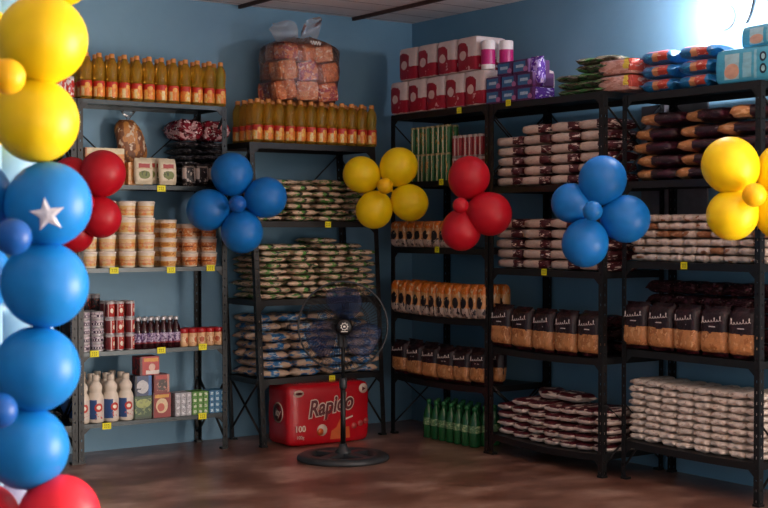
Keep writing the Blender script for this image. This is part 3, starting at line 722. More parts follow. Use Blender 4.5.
for lay in range(2):
    for i in range(6):
        RC.put(U.T(1, U.lx(455, .05)+i*.0485+.008, .05, lay*.1325, rz=R.uniform(-.4, .4)), 'slim red can beside the green tubes, %s tier, %s from left' % (('lower', 'upper')[lay], ORD[i+1]), 'slim red cans')
# shelves 2, 3 orange pouches
om = decal('orange_pouch_print', '#d99c60', [('r', 0, 1, .72, 1, '#d8741f'), ('r', 0, 1, .0, .30, '#c7b2a4'), ('e', .5, .46, .34, .17, '#1d1720'), ('n', 5, .57, '#27202a', 0, 1, .02, .36), ('n', 5, .6, '#e4c8a0', 0, 1, .5, .95)], axes='XY', wob=.06, wsc=4, rough=.4)
OP = packset('soup_pouch', 'packet', .078, .205, .066, om, 4, endh=.5, wr=.05, fin=.008)
OPs = packset('soup_pouch', 'packet', .082, .165, .066, om, 4, endh=.5, wr=.05, fin=.008)
for row in range(3):
    for i in range(12):
        if row and i < 0: continue
        OP.put(U.T(3, .05+i*.0785, .045+row*.075, .1025, rx=PI/2, rz=R.uniform(-.1, .1)), 'orange, black and white pouch, fourth shelf, %s from left, %s row' % (ORD[i+1], ('front', 'middle', 'back')[row]), 'orange pouches on the fourth shelf')
for row in range(2):
    for i in range(8):
        OPs.put(U.T(2, .045+i*.085, .045+row*.075, .0825, rx=PI/2, rz=R.uniform(-.1, .1)), 'orange, black and white pouch, third shelf, %s from left, %s row' % (ORD[i+1], ('front', 'back')[row]), 'orange pouches on the third shelf')

# brown pasta packs: body + script print
brw = decal('brown_tan_pack_print', '#26141a', [('r', 0, 1, .08, .48, '#c98a56'), ('n', 4, .55, '#b0703f', 0, 1, .09, .46), ('n', 8, .60, '#e0ac7a', 0, 1, .09, .46), ('r', 0, 1, 0, .07, '#4c1620'), ('n', 5, .60, '#3a1c22', 0, 1, .46, 1)], axes='XY', wob=.03, rough=.3, bump=.3)
script = mat('white_script_print', '#d8ccc8', .5)
def brown_pack(w, h, t, seed, scr=True):
    def f():
        r = empty('noodle_pack')
        me = pillow(w, h, t, brw, seed=seed, name='pack_body', wr=.05, fin=.012); o = bpy.data.objects.new('pack_body', me); C.objects.link(o); o.parent = r
        pts = []; W = w*.70
        amp = (1.7, .5, .55, .5, 1.1, .45, 1.3)
        for i in range(71):
            s = i/70; q = min(6, int(s*7)); a = s*7*2*PI
            pts.append((-W/2+W*s+.0055*math.sin(a), h*.15+h*.036*amp[q]*(1-math.cos(a))+h*.05*s, t*1.0))
        MB().tube(pts, .0016, 5).build('script_print', script, r)
        MB().box(-w*.10, w*.14, h*.075, h*.095, t*.96, t*.985).build('small_print', script, r)
        return r
    return f
BP = [Kind(brown_pack(.172, .25, .09, 5+i), 'packet') for i in range(3)]
BPs = [Kind(brown_pack(.158, .215, .09, 15+i), 'packet') for i in range(2)]
def brownrow(U, k, n, K, h, yy, fmt, group, w=None, lean=.06, x0=-.012, x1=None):
    x1 = x1 or U.w-.032
    for i in range(n):
        x = x0+(x1-x0)*(i+.5)/n
        K[i % len(K)].put(U.T(k, x, yy, h/2+.001, rz=R.uniform(-.07, .07), rx=PI/2-lean), fmt % ORD[i+1], group)
brownrow(UC, 4, 6, BPs, .215, .085, 'brown and tan noodle pack in the dark corner, %s from left', 'noodle packs in the corner')
brownrow(UC, 4, 6, BPs, .215, .19, 'brown and tan noodle pack in the dark corner rear row, %s from left', 'noodle packs in the corner')
brownrow(UA, 3, 5, BP, .245, .085, 'brown and tan noodle pack left of the thin posts, %s from left', 'noodle packs on the middle unit')
brownrow(UB, 3, 5, BP, .245, .085, 'brown and tan noodle pack right of the thin posts, %s from left', 'noodle packs on the right unit')
dbr = decal('dark_brown_pack_print', '#3a2026', [('r', 0, 1, .08, .40, '#8d5a3a'), ('n', 5, .6, '#56303a', 0, 1, .4, 1), ('n', 9, .66, '#9a8682', 0, 1, .5, .9)], axes='XY', wob=.05, rough=.25, bump=.4)
DB = packset('noodle_pack', 'packet', .163, .205, .067, dbr, 4, wr=.09)
for (U, fmt, nl) in ((UA, 'dark noodle pack lying behind the standing row between thin posts, %s, %s from left', 3), (UB, 'dark noodle pack lying behind the standing row near right end, %s, %s from left', 5)):
    pile(U, 3, DB, .01, U.w-.01, 5, nl, .072, U.d-.137, fmt, 'dark noodle packs behind', rz0=PI, jit=.003, rzj=.04)
U = UC
# green bottles on the floor
gb = mat('dark_green_bottle', '#1f5c33', .12, var=.2); gl_ = decal('bottle_label', '#5f8a5a', [('n', 5, .55, '#a8c090', 0, 1, 0, 1)])
def gbottle():
    r = empty('green_soda_bottle')
    MB().lathe([(.030, 0), (.036, .006), (.036, .10), (.034, .115), (.035, .14), (.028, .17), (.014, .20), (.0125, .222)], 14).build('body', gb, r)
    MB().lathe([(.0366, .085), (.0368, .087), (.0368, .125), (.0366, .127)], 14).build('label', gl_, r)
    MB().lathe([(.0145, .22), (.015, .222), (.015, .238), (.012, .24)], 12).build('cap', mat('green_cap', '#2c7a44', .4), r)
    return r
GB = Kind(gbottle, 'bottle')
for row in range(3):
    for i in range(7):
        GB.put(Matrix.Translation((5.04+row*.076, 6.72-i*.076, 0)), 'green soda bottle on the floor in the corner, %s from left, %s row' % (ORD[i+1], ('front', 'middle', 'back')[row]), 'green soda bottles')

# ---------------------------------------------------------------- unit A
U = UA
soap = decal('blue_soap_print', '#55285e', [('r', .05, .82, .14, .88, '#356c9c'), ('r', .2, .7, .42, .64, '#a9c4d8'), ('e', .82, .28, .14, .2, '#b06a9a'), ('r', 0, 1, 0, .12, '#5a2058')], wob=.03)
SO = boxkind('soap_box', 'box', .132, .16, .076, soap)
for j in range(2):
    for i in range(3): SO.put(U.T(0, U.lx(493, .01)+i*.137, .09, j*.077), 'blue and purple soap box, %s row, %s from left' % (('bottom', 'middle')[j], ORD[i+1]), 'blue soap boxes')
for i in range(2): SO.put(U.T(0, U.lx(493, .01)+.10+i*.137, .09, .154), 'blue and purple soap box on top row, %s from left' % ORD[i+1], 'blue soap boxes')
pur = decal('purple_bag_print', '#5a2a9a', [('n', 4, .55, '#b9a0e8', 0, 1, 0, 1), ('n', 7, .62, '#f0e8ff', 0, 1, 0, 1)], rough=.2, bump=.5)
packset('detergent_bag', 'packet', .10, .175, .07, pur, 1, wr=.08).put(U.T(0, U.lx(542, .1)-.01, .10, .16, rx=PI/2, rz=.15) , 'shiny purple detergent bag standing beside the soap boxes')
Mesh1('soap_box', [MBbox(.07, .14, .07, pur, 'soap_box')], 'box').put(U.T(0, U.lx(542, .1)-.01, .10, 0), 'purple soap box under the shiny detergent bag')
GT = packset('rice_pack', 'packet', .16, .25, .038, decal('dark_green_pack_print', '#6a6450', [('n', 2.5, .54, '#4f8a4c', 0, 1, 0, 1), ('n', 4, .56, '#17181a', 0, 1, 0, 1), ('n', 6, .62, '#b9a494', 0, 1, 0, 1)], axes='XY', wob=.15, bump=.4), 4, wr=.09)
for c_, (x, nl) in enumerate(((.55, 3), (.70, 5), (.835, 5))):
    for j in range(nl):
        GT.put(U.T(0, x, .17, j*.040, rz=.35+R.uniform(-.15, .15), ry=0), 'dark green pack beside the bread packs, %s, %s heap from left' % (LAY[j+1], ORD[c_+1]), 'green packs on the unit top')
crm = decal('cream_brown_pack_print', '#dbc3b4', [('r', 0, .32, 0, 1, '#4c161e'), ('n', 6, .60, '#e8d6ca', .0, .32, 0, 1), ('n', 4, .66, '#c8a898', .34, 1, 0, 1)], axes='YZ', wob=.05, wsc=4, rough=.45, bump=.3)
CR = packset('flour_pack', 'packet', .25, .225, .0555, crm, 5, endh=.92, sideh=.72, wr=.10, fin=.008, p=9)
def rowpile(U, k, K, cols, layers, t, yy, fmt, group, x0=.02, x1=None, rot=-PI/2, jit=.006, rzj=.03, gap=0):
    x1 = x1 or U.w-.01
    for c_ in range(cols):
        L = layers[c_] if isinstance(layers, (list, tuple)) else layers
        for j in range(L):
            x = x0+(x1-x0)*(c_+.5)/cols+R.uniform(-jit, jit)
            K.put(U.T(k, x, yy+R.uniform(-.008, .004), j*t, rz=rot+R.uniform(-rzj, rzj)), fmt % (LAY[j+1], ORD[c_+1]), group)
rowpile(U, 1, CR, 4, (5, 6, 6, 6), .0575, .165, 'cream flour pack with maroon end, upper shelf, %s, %s stack from left', 'flour packs on the upper shelf', rot=PI/2, x0=0)
rowpile(U, 2, CR, 4, (5, 5, 5, 5), .0565, .165, 'cream flour pack with maroon end, behind blue balloons, %s, %s stack from left', 'flour packs on the shelf below', rot=PI/2, x0=0)
sug = decal('white_maroon_pack_print', '#ead8cc', [('r', 0, 1, .60, 1, '#521420'), ('n', 2.5, .60, '#dac6ba', 0, 1, .5, 1)], axes='XZ', wob=.16, wsc=2, rough=.4, bump=.3)
SG = packset('sugar_pack', 'packet', .126, .30, .0435, sug, 5, endh=.8, sideh=.3, wr=.10, p=4, fin=.006)
pile(U, 4, SG, .01, U.w-.01, 7, (4, 5, 5, 5, 5, 5, 5), .0465, .195, 'white and maroon sugar pack on lowest shelf, %s, %s stack from left', 'sugar packs on the lowest shelf', jit=.006, rzj=.1)
SGt = packset('sugar_pack', 'packet', .16, .26, .05, sug, 2, wr=.08)
for i, x in enumerate((.30, .48)):
    SGt.put(U.T(4, x, .22, .236+.001, rz=.9+i*.5), 'white and maroon sugar pack lying across the pile, %s' % ('left', 'right')[i], 'sugar packs on the lowest shelf')

# ---------------------------------------------------------------- unit B
U = UB
pk = decal('pink_bread_print', '#dcaa9c', [('n', 4, .54, '#c88c7c', 0, 1, 0, 1), ('r', 0, 1, .88, 1, '#d8b8b4'), ('r', .78, .9, .3, 1, '#e6c84a'), ('r', .9, 1, .2, 1, '#c24a3a')], rough=.25, wob=.06, bump=.4)
PK = Mesh1('bread_loaf_pack', [rbox(.25, .23, .082, pk, 'bread_loaf_pack', bulge=.1, wr=.02, seed=s) for s in (1, 2)], 'packet')
for j in range(2): PK.put(Matrix.Translation((5.125, 5.085, 2.017+j*.0835)) @ Matrix.Rotation(-PI/2, 4, 'Z'), '%s pink bread loaf pack between the green packs and blue packs' % ('lower', 'upper')[j], 'pink bread loaf packs')
ck = decal('blue_cookie_print', '#1a6a9e', [('r', .16, .42, .2, .85, '#b5402f'), ('r', .42, .58, .15, .8, '#c98a5a'), ('r', .2, .8, .84, 1, '#c96a78'), ('n', 6, .60, '#3aa0c8', .55, 1, 0, .85), ('n', 8, .62, '#e0b0a0', .16, .42, .2, .8)], rough=.3, wob=.04, axes='YZ', bump=.25)
CK = packset('cookie_pack', 'packet', .23, .24, .069, ck, 4, wr=.05, fin=.014)
for c_ in range(2):
    for j in range(3):
        CK.put(U.T(0, .205+c_*.250+R.uniform(-.004, .004)-(.0 if j else .0), .13, j*.0725, rz=PI/2+R.uniform(-.04, .04)), 'blue and red cookie pack, %s, %s pile' % (LAY[j+1], ('left', 'right')[c_]), 'blue cookie packs')
dp = decal('light_blue_diaper_print', '#4aa8c8', [('r', .18, .42, .12, .85, '#a8cfd8'), ('e', .30, .35, .12, .22, '#d8a890'), ('r', .48, .62, .15, .85, '#8cc4d6'), ('r', .66, .70, .1, .9, '#8cc4d6'), ('e', .80, .68, .055, .14, '#1c2a40'), ('e', .80, .34, .055, .14, '#1c2a40'), ('e', .80, .68, .03, .08, '#a8d0d8'), ('e', .80, .34, .03, .08, '#a8d0d8')], rough=.3, wob=.015)
DPm = Mesh1('diaper_pack', [rbox(.37, .22, .165, dp, 'diaper_pack', bulge=.06, wr=.012, seed=2)], 'packet')
DPm.put(U.T(0, .775, .13, 0), 'light blue diaper pack standing at shelf edge right of the cookie packs', 'light blue diaper packs')
DPm.put(U.T(0, .90, .16, .167, rz=-.1) @ Matrix.Diagonal((1, 1, .62, 1)), 'light blue diaper pack on top of the other diaper pack', 'light blue diaper packs')
bl2 = decal('brown_tan_long_print', '#2e1820', [('r', .62, 1, 0, 1, '#c28452'), ('n', 5, .58, '#dca87c', .64, .96, 0, 1), ('n', 7, .66, '#a08c8a', .05, .6, .2, 1), ('n', 3, .56, '#4c2030', 0, .62, 0, 1)], axes='YZ', wob=.05, rough=.28, bump=.4)
BL = packset('noodle_pack', 'packet', .25, .28, .067, bl2, 5, endh=.88, sideh=.5, wr=.13)
rowpile(U, 1, BL, 3, (4, 4, 4), .069, .175, 'long brown noodle pack with tan end, %s, %s pile from left', 'noodle packs above the cream packs', rot=PI/2, jit=.03, rzj=.10)
for i, (x, rz, tl_) in enumerate(((.22, .5, .05), (.52, .35, -.05), (.78, .9, .08))):
    BL.put(U.T(1, x, .16, .282, rz=PI/2+rz-.5, ry=0), 'brown noodle pack thrown on top of the pile, %s from left' % ORD[i+1], 'noodle packs above the cream packs')
tn = decal('cream_tan_pack_print', '#e8d6c8', [('n', 1.2, .60, '#a06c4c', 0, 1, 0, 1)], wob=.06, rough=.4, bump=.3)
TB = packset('oat_pack', 'packet', .085, .265, .0385, decal('tan_pack_print', '#a97350', [('n', 3, .6, '#c99a78', 0, 1, 0, 1)], wob=.05, bump=.3), 3, endh=.85, sideh=.4, wr=.17, fin=.006, p=4)
TN = packset('oat_pack', 'packet', .085, .265, .0385, tn, 6, endh=.9, sideh=.68, wr=.17, fin=.006, p=4)
class Mixed:
    def put(s, *a):
        k = TB if R.random() < .16 else TN; return k.put(*a)
pile(U, 2, Mixed(), .005, U.w-.005, 10, 6, .0405, .185, 'cream and tan oat pack, %s, %s stack from left', 'cream oat packs', jit=.004, rzj=.05, tilt=.07)
wh = decal('white_salt_print', '#e8dace', [('n', 4, .62, '#b99e8e', 0, 1, 0, 1), ('n', 6, .60, '#ece0d6', 0, 1, 0, 1)], wob=.05, rough=.45, bump=.35)
WH = packset('salt_pack', 'packet', .104, .265, .0345, wh, 6, endh=.9, sideh=.6, wr=.17, fin=.008, p=4)
pile(U, 4, WH, -.008, U.w-.02, 8, 9, .0355, .180, 'plain white salt pack on lowest right shelf, %s, %s stack from left', 'white salt packs', jit=.003, rzj=.05, tilt=.07)

# ---------------------------------------------------------------- price tags on the shelf lips
def pricetag(w, h):
    def f():
        r = empty('price_tag')
        MB().box(-w/2, w/2, -.0012, 0, -h/2, h/2).build('card', M_['yellowtag'], r)
        g = MB()
        for i, (x, s) in enumerate(((-.24, .10), (-.02, .09), (.20, .11))):
            x0 = x*w; s0 = s*w
            g.box(x0-s0*.5, x0+s0*.5, -.0018, -.0012, h*.16, h*.24); g.box(x0-s0*.5, x0+s0*.5, -.0018, -.0012, -h*.26, -h*.18)
            g.box(x0+s0*.25, x0+s0*.5, -.0018, -.0012, -h*.26, h*.24)
        g.build('printed_price', M_['ink'], r); return r
    return f
TG = Kind(pricetag(.052, .036), 'price tag'); TGs = Kind(pricetag(.042, .036), 'price tag')
for (U, lst, K) in ((UL, ((161.5, 188.5, 'under the cream sachets'), (114, 270.5, 'under the large cream tubs'), (171, 270, 'under the shallow tubs'), (210.5, 268, 'under the orange labelled tubs'),
                     (94, 354, 'under the purple milk cans'), (161, 350.5, 'under the dark soda bottles'), (202.5, 347, 'under the red lidded jars'), (106, 426.5, 'under the white bottles'), (202, 416.5, 'under the small green packets')), TG),
                (UM, ((328, 224.5, 'under the upper rice packs'), (332, 378.5, 'beside the fan pole under the pasta packs')), TGs),
                (UC, ((459, 110.5, 'under the toilet paper packs'), (441, 182, 'under the green tubes'), (437, 249.5, 'under the upper orange pouches')), TGs),
                (UA, ((508, 103, 'under the blue soap boxes'), (544, 272, 'under the flour packs behind blue balloons')), TGs),
                (UB, ((684, 265.5, 'under the cream oat packs'),), TGs)):
    for (px, py, w) in lst:
        K.put(U.Tz(U.lx(px), .0005, U.lz(px, py), rz=0), 'small yellow price tag on shelf edge %s' % w, 'yellow price tags')

# ---------------------------------------------------------------- balloons
def latex_simple(name, col, sss=.2):
    t = NT(name); tc = t.new('ShaderNodeTexCoord'); c = lin(col)
    n = t.noise(tc.outputs['Object'], 2, 1)
    t.link(t.ramp(n, [(.3, tuple(x*.95 for x in c[:3])+(1,)), (.7, tuple(min(1, x*1.03) for x in c[:3])+(1,))]), t.b.inputs['Base Color'])
    t.set(Roughness=.42, **{'Subsurface_Weight': sss, 'Subsurface_Scale': .05, 'Specular_IOR_Level': .35}); return t.m
BM = {'royal': latex_simple('royal_blue_latex', '#0e6cb8'), 'blue': latex_simple('sky_blue_latex', '#1180cf'), 'navy': latex_simple('deep_blue_latex', '#0a56a8'), 'yellow': latex_simple('yellow_latex', '#f2d00e'),
      'amber': latex_simple('amber_latex', '#f4bc10'), 'red': latex_simple('red_latex', '#b40f22'), 'coral': latex_simple('coral_red_latex', '#f5283c'), 'pale': latex_simple('pale_blue_latex', '#8fc0dc'), 'lilac': latex_simple('pale_lilac_latex', '#b7c6e6')}
def balloon_mesh(m, ry=1.0):
    pr = []
    for i in range(15):
        a = PI/2-PI*i/14*.86; z = math.sin(a); r = math.cos(a)
        if z < 0: z *= 1.10
        pr.append((max(r, .001), z*ry))
    zl, rl = pr[-1][1], pr[-1][0]
    pr += [(rl*.45, zl-.09), (.045, zl-.13), (.035, zl-.15), (.07, zl-.18), (.10, zl-.21)]
    return MB().lathe(pr[::-1], 30).mesh('balloon', m)
BME = {k: balloon_mesh(v) for k, v in BM.items()}
def balloon(root, px, py, rp, d, col, hub=None, dz=0, sx=1, label=None):
    p = at(px, py, d); r = rp*d/F
    o = bpy.data.objects.new('balloon', BME[col]); C.objects.link(o); o.parent = root
    v = (p-Vector(hub)) if hub is not None else Vector((0, 0, 1))
    if v.length < .01: v = Vector((0, 0, 1))
    q = v.to_track_quat('Z', 'Y')
    o.matrix_parent_inverse = Matrix.Identity(4)
    o.matrix_local = root.matrix_world.inverted() @ (Matrix.Translation(p) @ q.to_matrix().to_4x4() @ Matrix.Diagonal((r, r, r*sx, 1)))
    if label: o['label'] = label
    return o
def flower(d, col, ccol, petals, centre, label, rad=9, tie=None):
    hub = at(centre[0], centre[1], d); root = empty('balloon_flower'); root.matrix_world = Matrix.Translation(hub); tag(root, label, 'balloons', 'balloon flowers on the shelves')
    for (px, py, rp, dd) in petals: balloon(root, px, py, rp, d+dd, col, hub)
    if rad: 
        o = balloon(root, centre[0], centre[1], rad, d-.16, ccol, hub); o.name = 'centre_balloon'
    if tie is not None:
        tv = Vector(tie)-hub
        MB().tube([Vector((0, 0, 0)), tv*.5+Vector((0, 0, -.01)), tv], .003, 5).build('ribbon', BM['pale'], root)
    return root
flower(7.78, 'royal', 'navy', ((232, 173.5, 21, 0), (207.5, 210, 21, -.02), (266.5, 197.5, 20.5, .0), (242, 232.5, 21, -.02)), (237.5, 204), 'blue balloon flower hanging between grey unit and fan unit', 9, (3.79, 7.052, 1.43))
flower(8.15, 'yellow', 'amber', ((361, 174.5, 18.3, 0), (399, 166.5, 19.2, .0), (374, 210.5, 18.5, -.02), (410, 203, 18.5, .0)), (385, 186), 'dim yellow balloon flower in the dark corner', 8, (4.953, 6.995, 1.56))
flower(7.5, 'red', 'red', ((469, 177, 21, 0), (461, 231, 20, -.0), (490, 214, 22, -.04)), (460.5, 205.5), 'red balloon flower at the toilet paper unit post', 8, (4.953, 6.02, 1.44))
flower(6.62, 'royal', 'royal', ((602.5, 179.5, 24, 0), (571, 203, 20, .05), (626, 219, 24, .0), (585, 244, 23.5, -.02)), (592.5, 211), 'blue balloon flower in front of the flour packs', 10, (4.953, 5.10, 1.40))
flower(6.02, 'yellow', 'amber', ((729.5, 165, 28.3, 0), (732, 215, 25.5, -.0), (786, 170, 29, .02), (781, 214, 26, 0)), (754, 195), 'bright yellow balloon flower at the right edge', 12, (5.03, 4.145, 1.45))
flower(7.0, 'red', 'red', ((103, 173, 23, 0), (101, 217.5, 20.5, -.02), (74, 233, 20, .03), (72, 178, 21, .03)), (86, 202), 'red balloon flower half hidden by the balloon column', 9, (2.885, 7.05, 1.44))
G = empty('balloon_column'); G.location = at(-5, 250, 3.8); G.location.z = 0; bpy.context.view_layer.update()
tag(G, 'tall column of yellow, blue and red balloons at the left edge', 'balloons')
def hubat(py): return at(-2, py, 3.95)
spec = [  # px, py, radius px, depth, colour, hub y, sx, label
    (62, -24, 31, 3.9, 'yellow', 10, 1, None), (43.5, 40, 44.5, 3.75, 'yellow', 75, 1, 'large yellow balloon nearest the top'), (37, 121, 42, 3.75, 'yellow', 80, 1, 'large yellow balloon in front of the can shelf'),
    (-30, 40, 42, 3.95, 'yellow', 75, 1, None), (-32, 120, 42, 3.95, 'yellow', 80, 1, None), (8, 77, 18, 3.5, 'amber', None, 1, 'small amber balloon between the yellow ones'),
    (49, 204, 42.5, 3.75, 'blue', 240, 1, 'blue balloon with a white star'), (45, 285, 43, 3.75, 'blue', 245, 1, 'blue balloon below the starred one'), (-30, 198, 42, 3.8, 'blue', 240, 1, None), (-34, 280, 42, 3.9, 'blue', 245, 1, None),
    (13, 237, 18.5, 3.5, 'navy', None, 1, 'small deep blue balloon'),
    (36, 369, 43, 3.75, 'blue', 400, 1, 'blue balloon in front of the milk cans'), (26, 449, 41.5, 3.75, 'blue', 405, 1, 'lowest blue balloon'), (-38, 370, 42, 3.85, 'blue', 400, 1, None), (-40, 450, 42, 3.85, 'blue', 405, 1, None),
    (-1, 411, 17.5, 3.5, 'navy', None, 1, 'small deep blue balloon near the bottom'),
    (58, 516, 40.5, 3.75, 'coral', 560, 1, 'bright coral red balloon at the bottom edge'), (-18, 520, 36, 3.8, 'coral', 560, 1, None), (50, 595, 40, 3.75, 'coral', 560, 1, None),
    (-2, 10, 40, 4.15, 'pale', 40, 1, 'pale blue balloon behind the yellow ones'), (3, 165, 44, 4.15, 'pale', 200, 1, None), (8, 330, 44, 4.15, 'pale', 300, 1, 'pale blue balloon behind the blue ones'), (12, 492, 40, 4.15, 'lilac', 460, 1, 'pale lilac balloon behind the lowest blue one')]
star_parent = None
for (px, py, rp, d, col, hy, sx, lb) in spec:
    hub = hubat(hy) if hy is not None else hubat(py)
    o = balloon(G, px, py, rp, d, col, hub, sx=sx, label=lb)
    if lb and 'star' in lb and 'below' not in lb: star_parent = o; sp = (px, py, rp, d)
MB().tube([hubat(y) for y in (-80, 100, 250, 400, 560, 693)], .012, 8).build('support_pole', BM['pale'], G).matrix_parent_inverse = G.matrix_world.inverted()
# star: domed foil star on the balloon skin
px, py, rp, d = sp; p0 = at(px, py, d); r = rp*d/F
V = Vector((SB, CB, 0)); RT = Vector((CB, -SB, 0)); UPv = Vector((0, 0, 1))
ctr = ((57-px)/rp, -(215-py)/rp)
mb = MB(); vs = []
def skin(u, v, k=1.012):
    w = math.sqrt(max(0, 1-u*u-v*v)); return p0+(RT*u+UPv*v-V*w)*r*k
ring = []
for i in range(10):
    a = PI/2+i*PI/5+.12; q = .40 if i % 2 == 0 else .17
    ring.append((ctr[0]+q*math.cos(a), ctr[1]+q*math.sin(a)))
inner = [(ctr[0]+(u-ctr[0])*.55, ctr[1]+(v-ctr[1])*.55) for u, v in ring]
vs = [skin(ctr[0], ctr[1], 1.05)]+[skin(u, v, 1.04) for u, v in inner]+[skin(u, v, 1.02) for u, v in ring]+[skin(u, v, .995) for u, v in ring]
fs = []
for i in range(10):
    j = (i+1) % 10; fs += [(0, 1+i, 1+j), (1+i, 11+i, 11+j, 1+j), (11+i, 21+i, 21+j, 11+j)]
mb.add(vs, fs, 0)
so = mb.build('star', mat('silver_white_star_foil', '#d9dbe6', .35, .1), None)
bpy.context.view_layer.update()
so.parent = star_parent; so.matrix_parent_inverse = star_parent.matrix_world.inverted()

# ---------------------------------------------------------------- pedestal fan
def fan():
    r = empty('pedestal_fan'); bk = M_['black']; gy = mat('dark_grey_fan_plastic', '#2b2f33', .4)
    hz = .752
    # base: ring with cross spokes
    b_ = MB(); pr = []
    b_.lathe([(.255, 0), (.262, .006), (.258, .022), (.235, .034), (.19, .034), (.175, .024), (.172, .0)], 40)
    bo = b_.build('base_ring', gy, r)
    s_ = MB()
    for a in (PI/4, 3*PI/4):
        c, s = math.cos(a), math.sin(a); w = .035
        for k in (-1, 1):
            s_.add([(k*c*.02-s*w, k*s*.02+c*w, .004), (k*c*.02+s*w, k*s*.02-c*w, .004), (k*c*.19+s*w, k*s*.19-c*w, .004), (k*c*.19-s*w, k*s*.19+c*w, .004),
                    (k*c*.02-s*w, k*s*.02+c*w, .04), (k*c*.02+s*w, k*s*.02-c*w, .04), (k*c*.19+s*w*.8, k*s*.19-c*w*.8, .030), (k*c*.19-s*w*.8, k*s*.19+c*w*.8, .030)],
                   [(0, 3, 2, 1), (4, 5, 6, 7), (0, 1, 5, 4), (1, 2, 6, 5), (2, 3, 7, 6), (3, 0, 4, 7)])
    s_.build('base_spokes', gy, r)
    MB().lathe([(.05, .03), (.045, .05), (.028, .065), (.02, .09)], 20).build('pole_socket', gy, r)
    MB().lathe([(.0145, .06), (.0145, .42)], 14).build('lower_pole', bk, r)
    MB().lathe([(.02, .40), (.022, .41), (.022, .45), (.018, .46)], 14).build('height_collar', gy, r)
    MB().lathe([(.011, .44), (.011, hz-.05)], 14).build('upper_pole', M_['grey'], r)
    MB().lathe([(.03, 0), (.045, .02), (.06, .07), (.06, .13), (.045, .16)], 20, M=Matrix.Translation((0, .06, hz)) @ Matrix.Rotation(-PI/2, 4, 'X')).build('motor_housing', gy, r)
    MB().box(-.025, .025, -.01, .11, hz-.12, hz-.045).build('neck_bracket', gy, r, .006)
    RR = .252
    for nm, sgn, dep in (('front_grille', -1, .075), ('rear_grille', 1, .075)):
        g = MB(); y0 = .0
        for k in range(72):
            a = 2*PI*k/72; pts = []
            for (q, dy) in ((.16, 1.0), (.45, .97), (.75, .80), (.93, .45), (1.0, .05)):
                a2 = a+.35*(q-.16) ; pts.append((RR*q*math.cos(a2), y0+sgn*dep*dy, hz+RR*q*math.sin(a2)))
            g.tube(pts, .0011, 4)
        for (q, dy) in ((.16, 1.0), (.58, .92), (.84, .66)):
            g.tube([(RR*q*math.cos(t*PI/20), y0+sgn*dep*dy, hz+RR*q*math.sin(t*PI/20)) for t in range(40)], .0016, 5, closed=True)
        g.build(nm, bk, r)
    MB().tube([(RR*math.cos(t*PI/24), 0, hz+RR*math.sin(t*PI/24)) for t in range(48)], .006, 8, closed=True).build('grille_rim', gy, r)
    cap = MB().lathe([(.044, 0), (.046, .006), (.04, .014), (.02, .018)], 24, M=Matrix.Translation((0, -.073, hz)) @ Matrix.Rotation(PI/2, 4, 'X')).build('centre_cap', bk, r)
    e = MB(); e.tube([(.017*math.cos(t*PI/12), -.0925, hz+.004+.017*math.sin(t*PI/12)) for t in range(24)], .0022, 6, closed=True)
    for k in range(9):
        a = 2*PI*k/9; e.box(.021*math.cos(a)-.002, .021*math.cos(a)+.002, -.094, -.091, hz+.004+.021*math.sin(a)-.002, hz+.004+.021*math.sin(a)+.002)
    e.box(-.006, .006, -.094, -.091, hz-.001, hz+.009); e.box(-.018, .018, -.093, -.090, hz-.026, hz-.022)
    e.build('emblem', M_['white'], cap)
    bm_ = NT('smoky_blue_blade_plastic'); bm_.set(**{'Base_Color': lin('#0e2a5c'), 'Roughness': .4, 'Alpha': .38}); bm_ = bm_.m
    for k in range(3):
        g = MB(); vs = []; fs = []; a0 = 2*PI*k/3+1.35
        for side in (0, .003):
            for j in range(9):
                q = j/8; rr = .035+.185*q
                half = (.28+.50*math.sin(PI*min(1, .15+q*.75)))*(1-.12*q)
                for i in range(9):
                    s = -1+i/4; a = a0+s*half+.25*q
                    vs.append((rr*math.cos(a), -.006+.032*s*(1-.3*q)+side, hz+rr*math.sin(a)))
        for sd in (0, 81):
            for j in range(8):
                for i in range(8): a = sd+j*9+i; f = (a, a+1, a+10, a+9); fs.append(f if sd else f[::-1])
        edge = [i for i in range(9)]+[j*9+8 for j in range(1, 9)]+[72+i for i in range(7, -1, -1)]+[j*9 for j in range(7, 0, -1)]
        for i in range(len(edge)): a, b2 = edge[i], edge[(i+1) % len(edge)]; fs.append((a, b2, b2+81, a+81))
        g.add(vs, fs, 0, True).build('blade', bm_, r)
    MB().lathe([(.038, -.035), (.04, -.03), (.04, .03), (.03, .04)], 20, M=Matrix.Translation((0, 0, hz)) @ Matrix.Rotation(PI/2, 4, 'X')).build('blade_hub', bk, r)
    return r
Kind(fan, 'fan').put(Matrix.Translation((4.165, 6.36, 0)) @ Matrix.Rotation(-.50, 4, 'Z'), 'black pedestal fan standing on the floor before the red multipack')

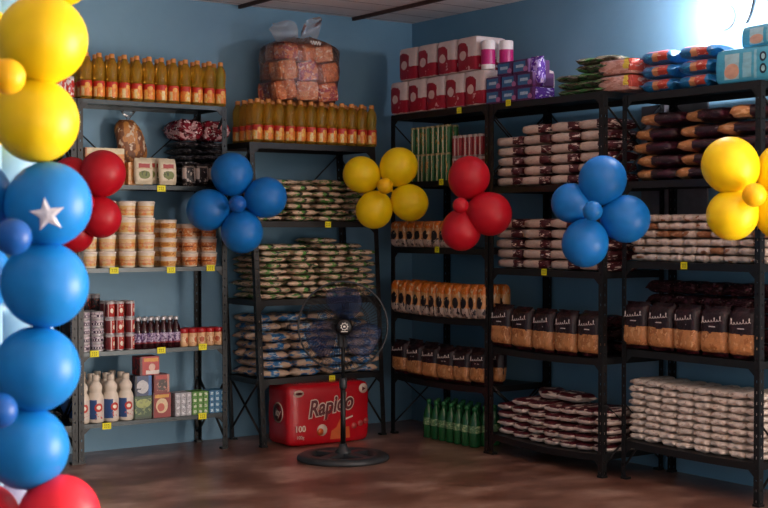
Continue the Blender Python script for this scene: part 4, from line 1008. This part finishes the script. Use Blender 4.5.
# ---------------------------------------------------------------- wall lamp and wire
lp = Vector((WX, 4.69, 2.385))
bulbm = NT('lit_bulb_glass'); bulbm.set(**{'Base_Color': (1, 1, 1, 1), 'Emission_Color': (.86, .93, 1, 1), 'Emission_Strength': 60.0}); bulbm = bulbm.m
r = empty('wall_lamp', lp); tag(r, 'lit bare bulb in a round white wall holder above the shelves', 'lamp')
MB().lathe([(.062, 0), (.062, .012), (.05, .02), (.03, .028), (.024, .06)], 28, M=Matrix.Rotation(-PI/2, 4, 'Y')).build('lamp_holder', M_['white'], r)
MB().lathe([(.013, .058), (.016, .068), (.029, .088), (.033, .105), (.029, .124), (.012, .136), (.004, .138)], 20, M=Matrix.Rotation(-PI/2, 4, 'Y')).build('bulb', bulbm, r)
w1 = at(743, 26, 6.0)
def onwall(px, py):
    d = ray(px, py); t = (WX-.006)/d.x; return Vector((0, 0, HC))+d*t
tag(MB().tube([onwall(*q) for q in ((745, 24), (748, 17), (750.5, 9), (753, -2), (755, -14), (757, -30), (757.5, -42))], .004, 6).build('electric_wire', M_['black']), 'thin dark wire running up the wall beside the lamp', 'wire')

# ---------------------------------------------------------------- light
def light(name, kind, loc, e, **kw):
    L = bpy.data.lights.new(name, kind); L.energy = e
    o = bpy.data.objects.new(name, L); C.objects.link(o); o.location = loc
    for k, v in kw.items():
        if k == 'rot': o.rotation_euler = v
        else: setattr(L, k, v)
    return o
light('bulb_light', 'POINT', lp+Vector((-.19, 0, 0)), 22, color=(.93, .92, 1), shadow_soft_size=.03)
light('door_daylight', 'AREA', (WX+.45, (DY0+DY1)/2, 1.05), 620, shape='RECTANGLE', size=2.1, size_y=2.5, color=(1, .85, .74), rot=(0, PI/2+.45, 0))
light('shopfront_daylight', 'AREA', (1.6, FY-.3, 1.2), 70, shape='RECTANGLE', size=4.4, size_y=2.3, color=(1, .88, .78), rot=(PI/2+.4, 0, 0))
w = bpy.data.worlds.new('World'); bpy.context.scene.world = w; w.use_nodes = True
w.node_tree.nodes['Background'].inputs[0].default_value = (.75, .85, 1, 1); w.node_tree.nodes['Background'].inputs[1].default_value = .5

# ---------------------------------------------------------------- camera
cd = bpy.data.cameras.new('camera'); cam = bpy.data.objects.new('camera', cd); C.objects.link(cam)
cam.location = (0, 0, HC); cd.sensor_width = 36; cd.lens = 36*F/768
cd.shift_y = 0
pitch = math.atan((254-HY)/F)
cam.rotation_euler = (PI/2-pitch, 0, -math.asin(SB))
cd.dof.use_dof = True; cd.dof.focus_distance = 7.3; cd.dof.aperture_fstop = 4.0
cd.clip_start = .05
sc = bpy.context.scene; sc.camera = cam
sc.view_settings.view_transform = 'Standard'; sc.view_settings.look = 'None'; sc.view_settings.gamma = 1; sc.view_settings.exposure = .12
sc.view_settings.use_curve_mapping = False
